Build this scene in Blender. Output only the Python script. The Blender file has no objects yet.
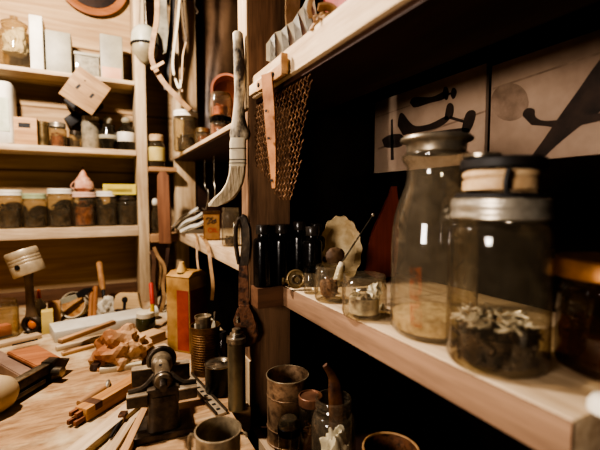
import bpy, bmesh, math, random
from mathutils import Vector, Matrix, noise

C = bpy.context.scene.collection
EYE = 1.30
FPX = 392.0
PITCH = math.atan(25 / FPX)
YAW = math.atan(200 * math.cos(PITCH) / FPX)
cy_, sy_ = math.cos(YAW), math.sin(YAW)
cp_, sp_ = math.cos(PITCH), math.sin(PITCH)
RIGHT = Vector((cy_, -sy_, 0)); FWD = Vector((sy_ * cp_, cy_ * cp_, -sp_)); UP = Vector((sy_ * sp_, cy_ * sp_, cp_))
CAM = Vector((0, 0, EYE))
BENCH = EYE - .39

def pt(px, py, X=None, Y=None, Z=None, d=None):
    """sight line through a photo point met with a world plane (Z is relative to eye height)"""
    v = FWD + RIGHT * ((px - 300) / FPX) + UP * ((225 - py) / FPX)
    if X is not None: t = X / v.x
    elif Y is not None: t = Y / v.y
    elif Z is not None: t = Z / v.z
    else: t = d
    return CAM + v * t

def mpp(p):                       # metres per photo pixel at a point
    return (p - CAM).dot(FWD) / FPX

def srgb(r, g, b):
    f = lambda c: c / 12.92 if c <= .04045 else ((c + .055) / 1.055) ** 2.4
    return (f(r / 255), f(g / 255), f(b / 255), 1)

# ------------------------------------------------------------------ materials
MATS = {}
def new_mat(name):
    m = bpy.data.materials.new(name); m.use_nodes = True
    nt = m.node_tree; nt.nodes.clear()
    out = nt.nodes.new('ShaderNodeOutputMaterial')
    return m, nt, out

def coords(nt, scale):
    tc = nt.nodes.new('ShaderNodeTexCoord'); mp = nt.nodes.new('ShaderNodeMapping')
    mp.inputs['Scale'].default_value = scale
    oi = nt.nodes.new('ShaderNodeObjectInfo')
    ad = nt.nodes.new('ShaderNodeVectorMath'); ad.operation = 'ADD'
    mu = nt.nodes.new('ShaderNodeMath'); mu.operation = 'MULTIPLY'; mu.inputs[1].default_value = 7.3
    nt.links.new(oi.outputs['Random'], mu.inputs[0])
    nt.links.new(tc.outputs['Object'], ad.inputs[0]); nt.links.new(mu.outputs[0], ad.inputs[1])
    nt.links.new(ad.outputs[0], mp.inputs['Vector'])
    return mp.outputs['Vector']

def noise_node(nt, vec, scale, detail=5, rough=.6, dist=0):
    n = nt.nodes.new('ShaderNodeTexNoise'); n.inputs['Scale'].default_value = scale
    n.inputs['Detail'].default_value = detail; n.inputs['Roughness'].default_value = rough
    n.inputs['Distortion'].default_value = dist
    nt.links.new(vec, n.inputs['Vector'])
    return n.outputs['Fac']

def ramp(nt, fac, stops):
    r = nt.nodes.new('ShaderNodeValToRGB'); e = r.color_ramp.elements
    while len(e) < len(stops): e.new(.5)
    for i, (p, c) in enumerate(stops):
        e[i].position = p; e[i].color = c
    nt.links.new(fac, r.inputs['Fac'])
    return r.outputs['Color']

def bump(nt, fac, strength, dist, bsdf):
    b = nt.nodes.new('ShaderNodeBump'); b.inputs['Strength'].default_value = strength
    b.inputs['Distance'].default_value = dist
    nt.links.new(fac, b.inputs['Height']); nt.links.new(b.outputs['Normal'], bsdf.inputs['Normal'])

def mottled(name, c1, c2, scale=20, rough=.7, metal=0, bmp=.2, stretch=(1, 1, 1), lo=.35, hi=.65, c3=None, dist=.002, spec=.5):
    if name in MATS: return MATS[name]
    m, nt, out = new_mat(name)
    b = nt.nodes.new('ShaderNodeBsdfPrincipled'); nt.links.new(b.outputs[0], out.inputs[0])
    v = coords(nt, stretch)
    f = noise_node(nt, v, scale)
    stops = [(lo, srgb(*c1)), (hi, srgb(*c2))]
    if c3: stops = [(lo, srgb(*c1)), ((lo + hi) / 2, srgb(*c2)), (hi, srgb(*c3))]
    nt.links.new(ramp(nt, f, stops), b.inputs['Base Color'])
    b.inputs['Roughness'].default_value = rough; b.inputs['Metallic'].default_value = metal
    b.inputs['Specular IOR Level'].default_value = spec
    if bmp: bump(nt, noise_node(nt, v, scale * 3), bmp, dist, b)
    MATS[name] = m
    return m

def wood(name, dark, light, axis='y', scale=1.0, rough=.65, bmp=.25, rings=True):
    if name in MATS: return MATS[name]
    m, nt, out = new_mat(name)
    b = nt.nodes.new('ShaderNodeBsdfPrincipled'); nt.links.new(b.outputs[0], out.inputs[0])
    st = {'x': (2, 28, 28), 'y': (28, 2, 28), 'z': (28, 28, 2)}[axis]
    v = coords(nt, tuple(s * scale for s in st))
    f1 = noise_node(nt, v, 1.2, 6, .6, .6)
    f2 = noise_node(nt, v, 6, 3, .6)
    v3 = coords(nt, (5, 5, 5)); f3 = noise_node(nt, v3, 1.5, 3)
    a = nt.nodes.new('ShaderNodeMath'); a.operation = 'MULTIPLY_ADD'; a.inputs[1].default_value = .35
    nt.links.new(f2, a.inputs[0]); nt.links.new(f1, a.inputs[2])
    a2 = nt.nodes.new('ShaderNodeMath'); a2.operation = 'MULTIPLY_ADD'; a2.inputs[1].default_value = .35
    nt.links.new(f3, a2.inputs[0]); nt.links.new(a.outputs[0], a2.inputs[2])
    nt.links.new(ramp(nt, a2.outputs[0], [(.55, srgb(*dark)), (1.0, srgb(*light))]), b.inputs['Base Color'])
    b.inputs['Roughness'].default_value = rough; b.inputs['Specular IOR Level'].default_value = .3
    bump(nt, a.outputs[0], bmp, .002, b)
    MATS[name] = m
    return m

def plain(name, c, rough=.5, metal=0, spec=.5, sheen=0):
    return mottled(name, tuple(x * .85 for x in c), c, 40, rough, metal, .05, spec=spec)

def thin_glass(name, tint=(225, 220, 205), edge=(120, 110, 95), haze=.06, hazec=(200, 185, 160)):
    if name in MATS: return MATS[name]
    m, nt, out = new_mat(name)
    lw = nt.nodes.new('ShaderNodeLayerWeight'); lw.inputs['Blend'].default_value = .5
    sq = nt.nodes.new('ShaderNodeMath'); sq.operation = 'POWER'; sq.inputs[1].default_value = 3
    nt.links.new(lw.outputs['Facing'], sq.inputs[0])
    fac = nt.nodes.new('ShaderNodeMath'); fac.operation = 'MULTIPLY_ADD'
    fac.inputs[1].default_value = .55; fac.inputs[2].default_value = .045
    nt.links.new(sq.outputs[0], fac.inputs[0])
    tr = nt.nodes.new('ShaderNodeBsdfTransparent')
    nt.links.new(ramp(nt, sq.outputs[0], [(0, srgb(*tint)), (.8, srgb(*edge))]), tr.inputs['Color'])
    gl = nt.nodes.new('ShaderNodeBsdfGlossy'); gl.inputs['Roughness'].default_value = .05
    gl.inputs['Color'].default_value = (1, 1, 1, 1)
    df = nt.nodes.new('ShaderNodeBsdfDiffuse'); df.inputs['Color'].default_value = srgb(*hazec)
    v = coords(nt, (1, 1, 1)); nf = noise_node(nt, v, 45, 5, .7)
    hz = nt.nodes.new('ShaderNodeMath'); hz.operation = 'MULTIPLY'; hz.inputs[1].default_value = haze * 2
    nt.links.new(nf, hz.inputs[0])
    # uneven old glass breaks up the reflections
    bp = nt.nodes.new('ShaderNodeBump'); bp.inputs['Strength'].default_value = .12; bp.inputs['Distance'].default_value = .003
    nt.links.new(noise_node(nt, v, 30, 2), bp.inputs['Height']); nt.links.new(bp.outputs[0], gl.inputs['Normal'])
    m1 = nt.nodes.new('ShaderNodeMixShader'); m2 = nt.nodes.new('ShaderNodeMixShader')
    nt.links.new(hz.outputs[0], m1.inputs[0]); nt.links.new(tr.outputs[0], m1.inputs[1]); nt.links.new(df.outputs[0], m1.inputs[2])
    nt.links.new(fac.outputs[0], m2.inputs[0]); nt.links.new(m1.outputs[0], m2.inputs[1]); nt.links.new(gl.outputs[0], m2.inputs[2])
    nt.links.new(m2.outputs[0], out.inputs[0])
    MATS[name] = m
    return m

def planks_wall(name, c1, c2, pitch):
    """horizontal boards: grain along x with a dark joint every `pitch` metres of height"""
    m, nt, out = new_mat(name)
    b = nt.nodes.new('ShaderNodeBsdfPrincipled'); nt.links.new(b.outputs[0], out.inputs[0])
    tc = nt.nodes.new('ShaderNodeTexCoord')
    mp = nt.nodes.new('ShaderNodeMapping'); mp.inputs['Scale'].default_value = (2.5, 30, 30)
    nt.links.new(tc.outputs['Object'], mp.inputs[0])
    f = noise_node(nt, mp.outputs[0], 1.2, 6, .65, .8)
    col = ramp(nt, f, [(.3, srgb(*c1)), (.7, srgb(*c2))])
    sx = nt.nodes.new('ShaderNodeSeparateXYZ'); nt.links.new(tc.outputs['Object'], sx.inputs[0])
    md = nt.nodes.new('ShaderNodeMath'); md.operation = 'PINGPONG'; md.inputs[1].default_value = pitch / 2
    nt.links.new(sx.outputs['Z'], md.inputs[0])
    jr = ramp(nt, md.outputs[0], [(.0, (.25, .2, .15, 1)), (.006, (1, 1, 1, 1))])
    mx = nt.nodes.new('ShaderNodeMix'); mx.data_type = 'RGBA'; mx.blend_type = 'MULTIPLY'; mx.inputs[0].default_value = 1
    nt.links.new(col, mx.inputs[6]); nt.links.new(jr, mx.inputs[7])
    nt.links.new(mx.outputs[2], b.inputs['Base Color'])
    b.inputs['Roughness'].default_value = .75; b.inputs['Specular IOR Level'].default_value = .2
    bump(nt, f, .2, .002, b)
    return m

# ------------------------------------------------------------------ mesh helpers
def B(): return bmesh.new()

def box(bm, x0, y0, z0, x1, y1, z1, bev=0, M=None):
    r = bmesh.ops.create_cube(bm, size=1)
    vs = r['verts']
    for v in vs:
        v.co = Vector((x0 + (v.co.x + .5) * (x1 - x0), y0 + (v.co.y + .5) * (y1 - y0), z0 + (v.co.z + .5) * (z1 - z0)))
    if bev:
        es = list({e for v in vs for e in v.link_edges})
        r2 = bmesh.ops.bevel(bm, geom=es, offset=bev, segments=2, affect='EDGES', profile=.6)
        vs = list({v for f in r2['faces'] for v in f.verts} | {v for v in vs if v.is_valid})
    if M is not None:
        for v in vs: v.co = M @ v.co
    return bm

def lathe(bm, prof, seg=32, M=None):
    rings = []
    for r, z in prof:
        if r < 1e-5: rings.append([bm.verts.new((0, 0, z))])
        else: rings.append([bm.verts.new((r * math.cos(2 * math.pi * k / seg), r * math.sin(2 * math.pi * k / seg), z)) for k in range(seg)])
    new = [v for r in rings for v in r]
    for a, b in zip(rings, rings[1:]):
        if len(a) == 1 and len(b) == 1: continue
        for k in range(seg):
            k2 = (k + 1) % seg
            if len(a) == 1: bm.faces.new((a[0], b[k2], b[k]))
            elif len(b) == 1: bm.faces.new((a[k], a[k2], b[0]))
            else: bm.faces.new((a[k], a[k2], b[k2], b[k]))
    if M is not None:
        for v in new: v.co = M @ v.co
    return bm

def tube(bm, pts, rad, seg=8, flat=1.0, cap=True):
    pts = [Vector(p) for p in pts]; n = len(pts)
    rads = rad if isinstance(rad, (list, tuple)) else [rad] * n
    up = Vector((0.13, .31, .94)); rings = []
    for i, p in enumerate(pts):
        t = (pts[min(i + 1, n - 1)] - pts[max(i - 1, 0)]).normalized()
        a = t.cross(up)
        if a.length < 1e-3: a = t.cross(Vector((1, 0, 0)))
        a.normalize(); b = t.cross(a).normalized()
        up = b if i else up
        up = a.cross(t)
        rings.append([bm.verts.new(p + a * rads[i] * math.cos(2 * math.pi * k / seg) + b * rads[i] * flat * math.sin(2 * math.pi * k / seg)) for k in range(seg)])
    for a, b in zip(rings, rings[1:]):
        for k in range(seg): bm.faces.new((a[k], a[(k + 1) % seg], b[(k + 1) % seg], b[k]))
    if cap:
        bm.faces.new(rings[0]); bm.faces.new(rings[-1])
    return bm

def smooth_path(pts, n=6):
    pts = [Vector(p) for p in pts]; out = []
    P_ = [pts[0]] + pts + [pts[-1]]
    for i in range(1, len(P_) - 2):
        p0, p1, p2, p3 = P_[i - 1:i + 3]
        for k in range(n):
            t = k / n
            out.append(.5 * ((2 * p1) + (p2 - p0) * t + (2 * p0 - 5 * p1 + 4 * p2 - p3) * t * t + (3 * p1 - p0 - 3 * p2 + p3) * t ** 3))
    out.append(pts[-1])
    return out

def prism(bm, poly, y0, y1, M=None, bev=0):
    """polygon of (x, z) extruded along y"""
    a = [bm.verts.new((x, y0, z)) for x, z in poly]; b = [bm.verts.new((x, y1, z)) for x, z in poly]
    fs = [bm.faces.new(a), bm.faces.new(b[::-1])]
    n = len(poly)
    for i in range(n): fs.append(bm.faces.new((a[i], b[i], b[(i + 1) % n], a[(i + 1) % n])))
    vs = a + b
    if bev:
        es = list({e for f in fs[:2] for e in f.edges})
        r = bmesh.ops.bevel(bm, geom=es, offset=bev, segments=2, affect='EDGES')
        vs = list({v for f in r['faces'] for v in f.verts} | {v for v in vs if v.is_valid})
    if M is not None:
        for v in vs: v.co = M @ v.co
    return bm

def loft(bm, secs, seg=16, power=2.0):
    """stack of flat ovals: (cx, cy, cz, rx, ry)"""
    rings = []
    for cx, cy, cz, rx, ry in secs:
        ring = []
        for k in range(seg):
            a = 2 * math.pi * k / seg
            c, s = math.cos(a), math.sin(a)
            e = 2 / power
            ring.append(bm.verts.new((cx + rx * math.copysign(abs(c) ** e, c), cy + ry * math.copysign(abs(s) ** e, s), cz)))
        rings.append(ring)
    for a, b in zip(rings, rings[1:]):
        for k in range(seg): bm.faces.new((a[k], a[(k + 1) % seg], b[(k + 1) % seg], b[k]))
    bm.faces.new(rings[0]); bm.faces.new(rings[-1])
    return bm

def ribbon(bm, pts, width, thick, side):
    """flat strap: width is a number or a list; side = direction of its breadth"""
    pts = [Vector(p) for p in pts]; n = len(pts)
    ws = width if isinstance(width, (list, tuple)) else [width] * n
    side = Vector(side).normalized(); rings = []
    for i, p in enumerate(pts):
        t = (pts[min(i + 1, n - 1)] - pts[max(i - 1, 0)]).normalized()
        s = (side - t * side.dot(t)).normalized(); nn = t.cross(s).normalized()
        w = ws[min(i * len(ws) // n, len(ws) - 1)] / 2 if len(ws) != n else ws[i] / 2
        rings.append([bm.verts.new(p + s * a * w + nn * b * thick / 2) for a, b in ((-1, -1), (1, -1), (1, 1), (-1, 1))])
    for a, b in zip(rings, rings[1:]):
        for k in range(4): bm.faces.new((a[k], a[(k + 1) % 4], b[(k + 1) % 4], b[k]))
    bm.faces.new(rings[0]); bm.faces.new(rings[-1])
    return bm

def torus(bm, R, r, M=None, seg=24, sub=8):
    vs = []
    for i in range(seg):
        a = 2 * math.pi * i / seg
        for j in range(sub):
            b = 2 * math.pi * j / sub
            vs.append(bm.verts.new(((R + r * math.cos(b)) * math.cos(a), (R + r * math.cos(b)) * math.sin(a), r * math.sin(b))))
    for i in range(seg):
        for j in range(sub):
            bm.faces.new((vs[i * sub + j], vs[((i + 1) % seg) * sub + j], vs[((i + 1) % seg) * sub + (j + 1) % sub], vs[i * sub + (j + 1) % sub]))
    if M is not None:
        for v in vs: v.co = M @ v.co
    return bm

def crumple(bm, rx, ry, rz, amp=.3, freq=2.5, seed=0, sub=4, base=True):
    r = bmesh.ops.create_icosphere(bm, subdivisions=sub, radius=1)
    for v in r['verts']:
        n = v.co.normalized()
        k = 1 + amp * (abs(noise.noise(n * freq + Vector((seed, seed * 2, 3)))) * 2 - .6) + amp * .5 * noise.noise(n * freq * 2.5 + Vector((seed, 1, 9)))
        v.co = Vector((n.x * rx * k, n.y * ry * k, n.z * rz * k))
        if base: v.co.z = max(v.co.z, -rz * .45)
    return bm

def RX(a): return Matrix.Rotation(a, 4, 'X')
def RY(a): return Matrix.Rotation(a, 4, 'Y')
def RZ(a): return Matrix.Rotation(a, 4, 'Z')
def TR(x, y, z): return Matrix.Translation((x, y, z))

def obj(name, bm, mat, parent=None, smooth=True):
    bmesh.ops.recalc_face_normals(bm, faces=bm.faces)
    me = bpy.data.meshes.new(name); bm.to_mesh(me); bm.free()
    o = bpy.data.objects.new(name, me); C.objects.link(o)
    for m in (mat if isinstance(mat, (list, tuple)) else [mat]): me.materials.append(m)
    if smooth:
        for p in me.polygons: p.use_smooth = True
        try: me.set_sharp_from_angle(angle=math.radians(38))
        except Exception: pass
    if parent: o.parent = parent
    return o

def T(name, label, cat, loc, rz=0, group=None, rot=None):
    o = bpy.data.objects.new(name, None); C.objects.link(o); o.empty_display_size = .02
    o.location = loc; o.rotation_euler = rot if rot else (0, 0, rz)
    o['label'] = label; o['category'] = cat
    if group: o['group'] = group
    return o

def P(t, name, bm, mat, label=None, smooth=True):
    o = obj(name, bm, mat, t, smooth)
    if label: o['label'] = label
    return o

def S(name, label, cat, bm, mat, loc, rz=0, group=None, kind=None, rot=None):
    o = obj(name, bm, mat)
    o.location = loc; o.rotation_euler = rot if rot else (0, 0, rz)
    o['label'] = label; o['category'] = cat
    if group: o['group'] = group
    if kind: o['kind'] = kind
    return o

def ST(name, bm, mat):
    o = obj(name, bm, mat, smooth=False); o['kind'] = 'structure'
    return o

# palette
PALE = wood('pale_pine', (160, 126, 92), (226, 202, 168), 'y')
PALEX = wood('pale_pine_across', (160, 126, 92), (226, 202, 168), 'x')
PALEZ = wood('pale_pine_upright', (160, 126, 92), (224, 200, 164), 'z')
POSTW = wood('stained_post', (72, 53, 40), (148, 115, 88), 'z', 1.6)
DARKW = wood('stain_and_shade_board', (30, 18, 12), (66, 40, 26), 'y')  # dark tone also paints shade on and under shelves
BROWNEDGE = wood('brown_edge', (108, 84, 66), (160, 128, 102), 'y')
BROWNW = wood('brown_board', (66, 46, 33), (112, 80, 58), 'x')
TAN = wood('tan_wood', (140, 98, 66), (208, 166, 122), 'x')
TANZ = wood('tan_wood_upright', (140, 92, 55), (205, 158, 108), 'z')
REDW = wood('reddish_wood', (58, 20, 12), (108, 46, 30), 'z')
CREAM = mottled('cream_paint', (205, 190, 158), (232, 220, 194), 12, .6)
WHITE = mottled('old_white', (215, 206, 186), (240, 234, 218), 12, .5)
GREYW = mottled('grey_plastic', (150, 142, 122), (184, 176, 152), 10, .5)
BLACK = mottled('black_gloss', (8, 7, 6), (18, 15, 13), 20, .18)
CAPG = mottled('black_cap', (34, 30, 26), (56, 50, 44), 20, .25)
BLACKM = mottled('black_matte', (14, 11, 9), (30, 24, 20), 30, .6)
IRON = mottled('dark_iron', (40, 33, 27), (94, 80, 64), 40, .4, .45, .35)
EDGE = mottled('lit_and_worn_iron', (120, 104, 84), (186, 166, 138), 30, .5, .15, .2)  # pale tone also paints light on the vise jaw tops
STEEL = mottled('worn_steel', (120, 108, 92), (186, 174, 152), 40, .32, .9, .2)
ZINC = mottled('dull_zinc', (150, 140, 122), (205, 196, 178), 30, .38, .7, .2)
TINC = mottled('tin_can_metal', (122, 106, 84), (186, 168, 138), 35, .36, .45, .2)
RUST = mottled('rusty_iron', (54, 35, 24), (122, 82, 56), 55, .5, .35, .5, c3=(74, 54, 40))
RUSTC = mottled('rusty_tin', (92, 70, 52), (168, 138, 108), 45, .42, .45, .4, c3=(68, 50, 38), lo=.3, hi=.7)
COPPER = mottled('copper_lid_metal', (84, 58, 44), (146, 106, 82), 30, .4, .5, .2)
BRASS = mottled('dull_brass', (88, 72, 46), (142, 120, 84), 30, .4, .7, .2)
LEATHER = mottled('tan_leather', (126, 92, 58), (180, 142, 98), 30, .6, 0, .3)
LEATHERP = mottled('pale_leather', (176, 140, 100), (214, 184, 144), 30, .6, 0, .3)
LEATHERD = mottled('dark_leather', (38, 24, 16), (78, 52, 36), 14, .45, 0, .3)
ORANGEP = mottled('orange_brown_hide', (166, 108, 66), (226, 190, 146), 7, .7, 0, .5)
GLASS = thin_glass('clear_jar_glass', (240, 236, 224), (150, 130, 104), .035)
GLASSB = thin_glass('bright_jar_glass', (242, 238, 226), (160, 142, 116), .07, (225, 205, 175))
GLASSA = thin_glass('amber_jar_glass', (170, 130, 80), (70, 45, 22), .06, (120, 84, 46))
GLASSG = thin_glass('green_tinted_glass', (215, 222, 200), (120, 128, 104), .12)
GLASSH = thin_glass('hazy_shelf_glass', (236, 228, 208), (150, 132, 104), .07, (215, 195, 160))

# ------------------------------------------------------------------ the setting
XW = .58
def setting():
    bm = B(); box(bm, -1.7, 1.76, 0, XW + .1, 1.82, 2.5)
    ST('wall_back', bm, planks_wall('pale_wall_boards', (168, 134, 98), (212, 180, 140), .235))
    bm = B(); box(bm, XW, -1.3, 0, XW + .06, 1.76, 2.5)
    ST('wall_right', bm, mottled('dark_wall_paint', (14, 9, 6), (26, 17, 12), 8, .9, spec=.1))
    bm = B(); box(bm, -1.76, -1.3, 0, -1.7, 1.76, 2.5)
    ST('wall_left', bm, planks_wall('brown_wall_boards', (60, 42, 30), (92, 66, 48), .2))
    bm = B(); box(bm, -1.7, -1.36, 0, XW, -1.3, 2.5)
    ST('wall_front', bm, planks_wall('brown_front_boards', (50, 36, 26), (80, 58, 42), .2))
    bm = B(); box(bm, -1.7, -1.3, 2.5, XW, 1.76, 2.56)
    ST('ceiling', bm, wood('ceiling_boards', (40, 28, 20), (70, 50, 36), 'x'))
    bm = B(); box(bm, -1.7, -1.3, -.05, XW, 1.76, 0)
    ST('floor', bm, wood('floor_boards', (60, 42, 28), (104, 76, 52), 'y'))
setting()

# ------------------------------------------------------------------ furniture
def workbench():
    t = T('workbench', 'pale worn wooden workbench strewn with offcuts and tools, filling the corner', 'workbench', (0, 0, 0))
    m, nt, out = new_mat('worn_bench_top')
    b = nt.nodes.new('ShaderNodeBsdfPrincipled'); nt.links.new(b.outputs[0], out.inputs[0])
    v = coords(nt, (6, 22, 22)); f = noise_node(nt, v, 1.0, 7, .65, 2.5)
    v2 = coords(nt, (1, 1, 1)); f2 = noise_node(nt, v2, 5, 5, .6)
    c1 = ramp(nt, f, [(.3, srgb(136, 100, 68)), (.65, srgb(200, 164, 124))])
    mx = nt.nodes.new('ShaderNodeMix'); mx.data_type = 'RGBA'
    fr = ramp(nt, f2, [(.48, (0, 0, 0, 1)), (.62, (1, 1, 1, 1))])
    nt.links.new(fr, mx.inputs[0]); nt.links.new(c1, mx.inputs[6]); mx.inputs[7].default_value = srgb(222, 202, 166)
    nt.links.new(mx.outputs[2], b.inputs['Base Color']); b.inputs['Roughness'].default_value = .7
    b.inputs['Specular IOR Level'].default_value = .2
    bump(nt, f, .3, .002, b)
    bm = B()
    poly = [(-1.5, .40), (.205, .40), (.205, .682), (.242, .682), (.242, .756), (XW - .001, .756), (XW - .001, 1.755), (-1.5, 1.755)]
    a = [bm.verts.new((x, y, BENCH)) for x, y in poly]; c = [bm.verts.new((x, y, BENCH - .045)) for x, y in poly]
    bm.faces.new(a); bm.faces.new(c[::-1])
    for i in range(len(a)): bm.faces.new((a[i], a[(i + 1) % len(a)], c[(i + 1) % len(a)], c[i]))
    P(t, 'worktop', bm, m, smooth=False)
    bm = B(); box(bm, -1.45, .44, BENCH - .16, .19, .47, BENCH - .045); P(t, 'apron', bm, BROWNW)
    for x, y in ((-1.45, .44), (.11, .47), (-1.45, 1.66), (.11, 1.66)):
        bm = B(); box(bm, x, y, 0, x + .08, y + .08, BENCH - .045); P(t, 'leg', bm, PALEZ)
workbench()

def shelving():
    e = EYE
    def piece(name, label, cat, x0, y0, z0, x1, y1, z1, mat, group=None, bev=.003):
        bm = B(); box(bm, 0, 0, 0, x1 - x0, y1 - y0, z1 - z0, bev)
        return S(name, label, cat, bm, mat, (x0, y0, e + z0), 0, group)
    for (y0, y1, x0, lb) in ((.70, .750, .247, 'dark stained timber post with a pale front face, darkened as shade behind the brush and wrench it carries'),
                             (1.62, 1.66, .268, 'pale timber post at the far end of the side shelves')):
        near = y0 < 1; zb = 0 if near else BENCH
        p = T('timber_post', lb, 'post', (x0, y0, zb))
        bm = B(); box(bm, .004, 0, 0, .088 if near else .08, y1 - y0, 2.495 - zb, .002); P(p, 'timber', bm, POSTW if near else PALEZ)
        for z0, z1 in (((0, EYE - .31), (EYE + .17, 2.495)) if near else ((0, 2.495 - zb),)):  # dark gap between the near strips paints the shade of brush and wrench
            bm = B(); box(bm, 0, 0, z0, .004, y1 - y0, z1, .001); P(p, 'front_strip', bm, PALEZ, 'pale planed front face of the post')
    G = 'plank shelves along the right wall'
    o = piece('wall_shelf', 'thick pale plank shelf carrying the milk bottle and the large mason jar', 'shelf', .303, .155, -.197, XW - .001, .658, -.16, PALE, G)
    bm = B(); box(bm, -.003, .0, 0, .0005, .503, .0355, .001); P(o, 'front_edge', bm, BROWNEDGE, 'browner front edge')  # front edge browner than the rest of the plank
    o = piece('wall_shelf', 'thick plank shelf above the airplane prints, highest of the near shelves', 'shelf', .256, .10, .186, .405, .699, .227, PALE, G)
    bm = B(); box(bm, .008, 0, -.008, .149, .598, 0, 0); P(o, 'underside_shade', bm, DARKW, 'dark red-brown shade painted on the underside')  # dark layer paints the shade below this shelf
    o = piece('wall_shelf', 'low plank shelf painted dark as shade, with a pale edge, carrying the tall rusty can', 'shelf', .262, .10, -.475, XW - .001, .699, -.44, DARKW, G)  # dark plank colour stands for shade over the low shelf
    bm = B(); box(bm, -.014, .0, 0, .0005, .599, .0352, .001); P(o, 'front_edge', bm, PALE, 'pale front edge')
    piece('wall_shelf', 'plank shelf carrying the amber oil tin in the far bay', 'shelf', .265, .754, -.155, XW - .001, 1.619, -.119, PALE, G)
    o = piece('wall_shelf', 'thin plank shelf carrying the white-lidded jar and the red scoop', 'shelf', .262, .754, .158, XW - .001, 1.619, .170, PALE, G)
    bm = B(); box(bm, .004, 0, -.004, .31, .86, 0, 0); P(o, 'underside_shade', bm, DARKW, 'underside painted dark as shade')  # thin dark layer standing for shade on the underside
    piece('corner_shelf', 'small upper ledge in the corner carrying the yellow-labelled jar', 'shelf', .166, 1.56, .108, .266, 1.755, .124, TAN, 'corner ledges', .002)
    piece('corner_shelf', 'small lower ledge in the corner carrying the hazy bottle', 'shelf', .166, 1.56, -.16, .266, 1.755, -.13, TAN, 'corner ledges', .002)
    piece('shelf_cleat', 'short brown wooden cleat across the post under the black bottles', 'cleat', .25, .66, -.199, XW - .001, .699, -.1605, BROWNW, None, .002)
    piece('shade_board', 'added black board standing for the shade between the near and far bays', 'board', .338, .7515, -.60, XW - .001, .7535, 1.19, BLACKM, None, 0)  # added sheet, its black stands for the darkness between bays
    piece('recess_shade_board', 'added dark board standing for the shade under the far middle shelf', 'board', .318, .754, -.39, .326, 1.619, -.156, mottled('recess_shade_black', (5, 4, 3), (9, 7, 6), 10, .9, spec=.05), None, 0)  # added sheet, its black stands for shade in the recess
    piece('shade_board', 'added dark board behind the upper near shelf, keeping light off the prints', 'board', .400, .10, .228, .408, .699, 1.19, DARKW, None, 0)  # added to block key light from reaching the prints
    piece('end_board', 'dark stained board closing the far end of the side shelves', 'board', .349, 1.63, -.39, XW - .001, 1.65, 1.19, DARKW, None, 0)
    G = 'plank shelves on the back wall'
    for (z0, z1), lb in zip(((.425, .44), (.166, .186), (-.135, -.098)), ('top plank shelf on the back wall with the slotted plate hanging from it', 'middle plank shelf on the back wall with the two stoppered bottles', 'lowest and thickest plank shelf on the back wall with the pink shell jar')):
        piece('wall_shelf', lb, 'shelf', -1.5, 1.60, z0, .127, 1.759, z1, PALEX, G, .002)
    piece('shelf_upright', 'pale upright board at the right end of the back wall shelves', 'upright', .128, 1.595, -.39, .165, 1.759, 1.19, PALEZ, None, .002)
    piece('bench_rail', 'brown rail along the foot of the back wall behind the bench', 'rail', -1.5, 1.742, -.389, .127, 1.755, -.34, BROWNW, None, .002)
shelving()

# ------------------------------------------------------------------ jars
def jar_profile(R, H, nR, nH, sh, lip=True):
    b = min(R * .22, .008)
    pr = [(0, .004), (R * .7, .003), (R - b, 0), (R - b * .3, b * .4), (R, b * 1.2), (R, H - nH - sh)]
    for k in range(1, 6):
        a = k / 5 * math.pi / 2
        pr.append((nR + (R - nR) * math.cos(a), H - nH - sh + sh * math.sin(a)))
    if lip:
        pr += [(nR, H - nH * .7), (nR + .0012, H - nH * .6), (nR, H - nH * .48), (nR + .0012, H - nH * .36), (nR, H - nH * .2),
               (nR + .001, H - .002), (nR, H), (nR - .002, H)]
    else: pr += [(nR, H)]
    return pr

def jar_glass(R, H, nR=None, nH=.018, sh=.012, seg=32):
    nR = nR or R * .86
    bm = B(); lathe(bm, jar_profile(R, H, nR, nH, sh), seg); return bm

def screw_band(R, z0, z1, seg=32, top=True):
    bm = B()
    h = z1 - z0
    pr = [(R * .98, z0), (R * 1.02, z0 + h * .06), (R * 1.02, z0 + h * .2), (R, z0 + h * .28), (R, z0 + h * .5), (R * 1.015, z0 + h * .58),
          (R * 1.015, z0 + h * .72), (R, z0 + h * .8), (R, z1 - h * .08), (R * .95, z1), (R * .88, z1), (R * .86, z1 - h * .08), (0, z1 - h * .08)]
    lathe(bm, pr, seg); return bm

def pile(R, H, n, size, seed, rim=.75, shapes=('bar', 'ring', 'chip')):
    """loose hardware heaped in a jar, one countless mass"""
    rd = random.Random(seed); bm = B()
    for _ in range(n):
        a = rd.uniform(0, 2 * math.pi); r = (R - size * .9) * (rd.uniform(rim, 1) if rd.random() < .7 else rd.random())
        r = max(r, 0)
        z = size * .5 + rd.random() * max(H - size, .001)
        M = TR(r * math.cos(a), r * math.sin(a), z) @ Matrix.Rotation(rd.uniform(0, 6.28), 4, Vector((rd.random() - .5, rd.random() - .5, rd.random() - .5)).normalized())
        k = rd.choice(shapes); s = size * rd.uniform(.7, 1.1)
        if k == 'bar':
            lathe(bm, [(0, -s), (s * .16, -s), (s * .16, s * .6), (s * .36, s * .65), (s * .36, s * .85), (0, s * .9)], 6, M)
        elif k == 'ring':
            torus(bm, s * .5, s * .2, M, 8, 4)
        elif k == 'chip':
            box(bm, -s * .7, -s * .4, -s * .12, s * .7, s * .4, s * .12, 0, M)
        else:
            r_ = bmesh.ops.create_icosphere(bm, subdivisions=1, radius=s * .6)
            for v in r_['verts']: v.co = M @ v.co
    lathe(bm, [(0, .002), (R * .8, .002), (R * .8, H * .7), (0, H * .72)], 14)   # the dark middle of the heap
    return bm

def put(px, py, Z): return pt(px, py, Z=Z)

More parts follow.
